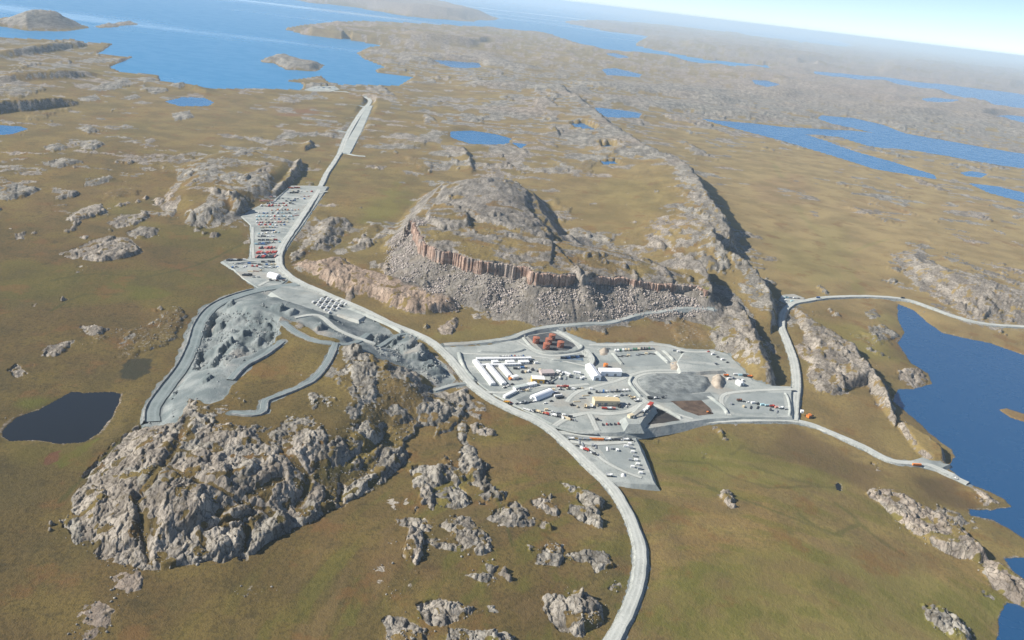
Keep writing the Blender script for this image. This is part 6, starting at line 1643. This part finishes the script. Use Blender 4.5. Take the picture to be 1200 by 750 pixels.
# ---- northern yard
Y = ["white", "red", "blue", "grey", "dark", "tan", "white", "pale blue"]
for seed, (x0, x1, y, n, kinds, cols, where) in enumerate([
    (301, 323, 296.5, 11, ["shipping_container"], ["red", "red", "pink", "red"], "the front red row of the northern yard"), (301, 324, 301.5, 11, ["shipping_container"], ["red", "dark", "pink", "dark"], "the row behind the northern shelter"),
    (304, 321, 291, 7, C2, ["red", "dark", "pink"], "the second red row of the northern yard"), (303, 311, 286.5, 3, C2, ["grey", "blue"], "the short grey row of the northern yard"),
    (304, 323, 282, 5, ["short_container", "haul_truck"], ["tan", "dark", "red", "grey"], "the fourth row of the northern yard"), (303, 319, 277.5, 5, ["short_container", "pallet_stack"], ["white", "dark", "grey"], "the white cube row of the northern yard"),
    (308, 321, 271, 5, C2, ["dark", "grey", "blue"], "the dark middle row of the northern yard"), (306, 323, 267, 6, ["short_container", "pallet_stack"], ["white", "tan", "pale blue"], "the pale middle row of the northern yard"),
    (300, 337, 261, 11, ["short_container", "pipe_bundle", "pallet_stack"], ["dark", "red", "tan", "white", "pink"], "the long mixed row of the northern yard"), (300, 342, 254, 11, ["short_container", "pallet_stack"], ["white", "pale blue", "red", "white", "pale blue", "grey"], "the long pale row of the northern yard"),
    (318, 350, 246.5, 9, ["short_container", "pickup_truck"], ["dark", "dark", "white", "tan", "orange"], "the dark upper row of the northern yard"), (306, 336, 241.5, 8, C2, ["white", "red", "white", "tan"], "the white upper row of the northern yard"),
    (306, 322, 236, 5, ["short_container"], ["red", "white", "pink"], "the red upper row of the northern yard"), (310, 322, 231.5, 4, ["pallet_stack", "short_container"], ["pink", "white", "red"], "the corner row under the northern rocks"),
    (336, 345, 236, 3, ["wheel_loader", "haul_truck"], ["blue", "dark"], "the blue machines of the northern yard"), (338, 349, 226.5, 4, ["short_container", "haul_truck"], ["white", "white", "dark"], "the white row at the top of the northern yard"),
    (339, 350, 220.8, 4, ["short_container", "haul_truck"], ["orange", "red", "white", "pink"], "the red row at the very top of the northern yard"), (353, 362, 230.5, 3, VEH, ["white", "dark", "red"], "the vehicles by the north road"),
    (343, 349, 253, 3, VEH, ["dark", "pink", "blue"], "the road side of the northern yard"), (267, 286, 305.5, 6, ["short_container", "haul_truck", "pallet_stack"], ["dark", "grey", "white", "dark"], "the western wing of the northern yard"),
    (276, 297, 309.5, 5, ["pipe_bundle", "short_container"], ["grey", "blue", "dark"], "the pipe row of the western wing"), (309, 320, 307.5, 4, ["pipe_bundle", "short_container"], ["dark", "grey"], "the pipe row behind the northern shelter"),
    (306, 325, 314, 5, ["pallet_stack", "short_container"], ["white", "red", "blue", "grey"], "the goods beside the northern shelter"), (287, 294, 323, 3, ["shipping_container", "haul_truck"], ["blue", "dark"], "the dark pair west of the northern shelter"),
    (294, 305, 318, 3, ["pipe_bundle", "excavator"], ["tan", "brown"], "the tan goods west of the northern shelter"), (298, 303, 325.5, 2, ["pickup_truck", "short_container"], ["red", "grey"], "the west front of the northern shelter"), (318, 333, 329.3, 3, ["pickup_truck", "wheel_loader"], ["dark", "brown"], "the front of the northern shelter")]):
    row(where, "goods in " + where, (x0, y), (x1, y - .3), mixl(100 + seed, n, kinds, cols, .08 if n > 5 else 0), H if kinds[0] in ("shipping_container", "short_container") and n > 6 else .08, NORTH, 1.3)
# ---- bag rows beside the road
LP = PADN["laydown_pad"]
quad = [(367,354.5), (386,347.5), (405,357), (386,366.5)]
A, B, C_, D_ = [on_pad(LP, *q, .1) for q in quad]
for j in range(5):
    for i in range(9):
        t, u = i / 8, j / 4
        p = (A * (1 - t) + D_ * t) * (1 - u) + (B * (1 - t) + C_ * t) * u
        o = spawn("short_container" if (i + j) % 7 else "pallet_stack", ("white", "grey", "white", "dark")[(i * 3 + j) % 4], p, 1.25 + random.uniform(-.1, .1), "tmp", "short containers in five rows beside the main road")
        if (i * 7 + j * 3) % 11 == 0: pass
        k = NAMES["short_container"][0] if (i + j) % 7 else NAMES["pallet_stack"][0]
        o["label"] = f"{('white', 'grey', 'white', 'dark')[(i * 3 + j) % 4]} {k}, {ORD[i]} down the {ORD[j]} of five rows below the road"
# ---- loose goods
for seed, (a, b, n, kinds, cols, where, pad) in enumerate([
    ((302,300),(326,298),6,["pallet_stack","pickup_truck","short_container"],Y,"goods between front rows of northern yard",NORTH), ((300,286),(326,284),7,["pallet_stack","short_container","wheel_loader"],Y,"goods left of mid road in northern yard",NORTH),
    ((302,274),(328,272.5),7,["pallet_stack","pickup_truck"],Y,"goods across the middle of northern yard",NORTH), ((302,264),(334,264),8,["pallet_stack","short_container"],Y,"goods below the mixed row of northern yard",NORTH),
    ((302,257.5),(342,257),9,["pallet_stack","short_container","pickup_truck"],Y,"goods above the mixed row of northern yard",NORTH), ((304,250.5),(346,250),9,["pallet_stack","short_container","excavator"],Y,"goods above the pale row of northern yard",NORTH),
    ((314,238.5),(344,239),7,["pallet_stack","short_container","haul_truck"],Y,"goods under the upper rows of northern yard",NORTH), ((326,233),(356,233.5),6,["pallet_stack","pickup_truck"],Y,"goods by the top track of northern yard",NORTH),
    ((342,224),(366,225),5,["pallet_stack","pickup_truck","short_container"],Y,"goods at the top end of northern yard",NORTH), ((272,314),(300,312),6,["pallet_stack","pipe_bundle"],Y,"goods on the western wing floor",NORTH), ((303,311),(328,310.5),6,["pallet_stack","pickup_truck"],Y,"goods behind the white northern shelter",NORTH),
    ((606,459),(622,456.5),6,["pallet_stack","pickup_truck"],["white","grey","tan","dark"],"goods before the office row",CAMP), ((588,455),(602,450.5),4,["pickup_truck"],PCOL,"vehicles at the end of the dormitory alleys",CAMP), ((612,437),(630,433),6,["pallet_stack","short_container"],["white","tan","grey","dark"],"goods between dormitories and workshop",CAMP),
    ((648,444),(684,443),8,["pallet_stack","pipe_bundle","short_container"],["grey","dark","white","tan"],"goods across the open yard",CAMP), ((650,458),(690,455),7,["pickup_truck","pallet_stack","wheel_loader"],["white","dark","tan","grey"],"goods along the central track",CAMP),
    ((676,470),(692,462),4,["pipe_bundle","pallet_stack"],["grey","tan","dark"],"goods west of the tan warehouse",CAMP), ((700,467.5),(732,463),6,["pallet_stack","short_container"],["dark","white","grey"],"goods along the warehouse's back wall",CAMP), ((728,478),(738,474),3,["haul_truck","pickup_truck"],["white","dark"],"vehicles on the warehouse apron",CAMP),
    ((676,478),(700,476),4,["pickup_truck","haul_truck"],["white","grey","tan"],"vehicles west of the warehouse apron",CAMP), ((724,417),(766,415),7,["pipe_bundle","pallet_stack"],["grey","dark","tan"],"pipes on the empty pad",CAMP), ((790,428),(838,427),5,["pallet_stack","short_container"],["dark","grey","white"],"goods under the loop terrace",CAMP),
    ((852,444),(872,446),4,["pallet_stack","short_container"],["white","grey","red"],"goods between ore stockpile and lone white shed",CAMP), ((858,475),(912,482),6,["pallet_stack","pipe_bundle"],["grey","dark","tan"],"goods across the eastern pad",CAMP), ((676,519),(726,528),7,["pallet_stack","pipe_bundle"],["grey","white","tan"],"goods strewn across the lower yard",LOWER)]):
    row(where, where, a, b, mixl(300 + seed, n, kinds, cols), .4 * (seed % 5), pad, 3.2)
# ---- outlying places
DP = PADN["depot_pad"]
row("the depot at the northern road bend", "goods at the northern road bend", (917,349), (936,350), ["short_container:white", "generator_container:pale blue", "short_container:grey", "tanker_truck:white", "pickup_truck:dark"], .3, DP)
row("the depot's far side", "goods at the northern road bend", (920,352.5), (928,353.5), ["pallet_stack:white", "short_container:pale blue"], .3, DP)
row("the depot by the lake shore", None, (1074,545.5), (1074,545.5), ["shipping_container:orange"], .1, PADN["shore_pad"])
row("the shore end of the lake road", None, (1119,560.5), (1119,560.5), ["pickup_truck:white"], -.5, z=-11.6)
row("the dock by the bay", "goods on the dock", (368,103.5), (392,103), ["shipping_container:white", "shipping_container:grey", "shipping_container:blue", "shipping_container:dark", "shipping_container:white"], .2, PADN["dock_pad"], 3)
spawn("pickup_truck", "dark", (*P(951.5, 487.5, -4.3), -4.3), .3, "dark pickup truck standing beside the orange hut at the junction", None)
x, y, zz = on_ground(1057, 351); rd_ = R_NORTH['line']; k_ = int(np.argmin(np.hypot(rd_[:, 0] - x, rd_[:, 1] - y)))
spawn("haul_truck", "dark", rd_[k_] + np.array((0, 0, .35)), 0.1, "dark dump truck driving along the road north of the lake", None)
k_ = int(np.argmin(np.hypot(rd_[:, 0] - P(960, 351, -5)[0], rd_[:, 1] - P(960, 351, -5)[1])))
spawn("haul_truck", "blue", rd_[k_] + np.array((0, 0, .35)), 0.3, "blue dump truck on the road leaving the depot", None)

# ------------------------------------------------------------------ the air
def haze_box():
    x0, x1, y0, y1, z0, z1 = -420000, 420000, -3000, 260000, -46, 530
    V = [(x0, y0, z0), (x1, y0, z0), (x1, y1, z0), (x0, y1, z0), (x0, y0, z1), (x1, y0, z1), (x1, y1, z1), (x0, y1, z1)]
    F = [(0, 3, 2, 1), (4, 5, 6, 7), (0, 1, 5, 4), (1, 2, 6, 5), (2, 3, 7, 6), (3, 0, 4, 7)]
    m = bpy.data.materials.new("haze"); m.use_nodes = True; t = m.node_tree
    for n in list(t.nodes):
        if n.type == 'BSDF_PRINCIPLED': t.nodes.remove(n)
    v = t.nodes.new("ShaderNodeVolumePrincipled"); v.inputs["Color"].default_value = (.70, .87, 1.0, 1); v.inputs["Density"].default_value = HAZE
    v.inputs["Anisotropy"].default_value = 0.0
    t.links.new(v.outputs[0], t.nodes["Material Output"].inputs["Volume"])
    o = mesh_from("haze", V, F, m); o["kind"] = "stuff"
HAZE = 3.8e-5
haze_box()
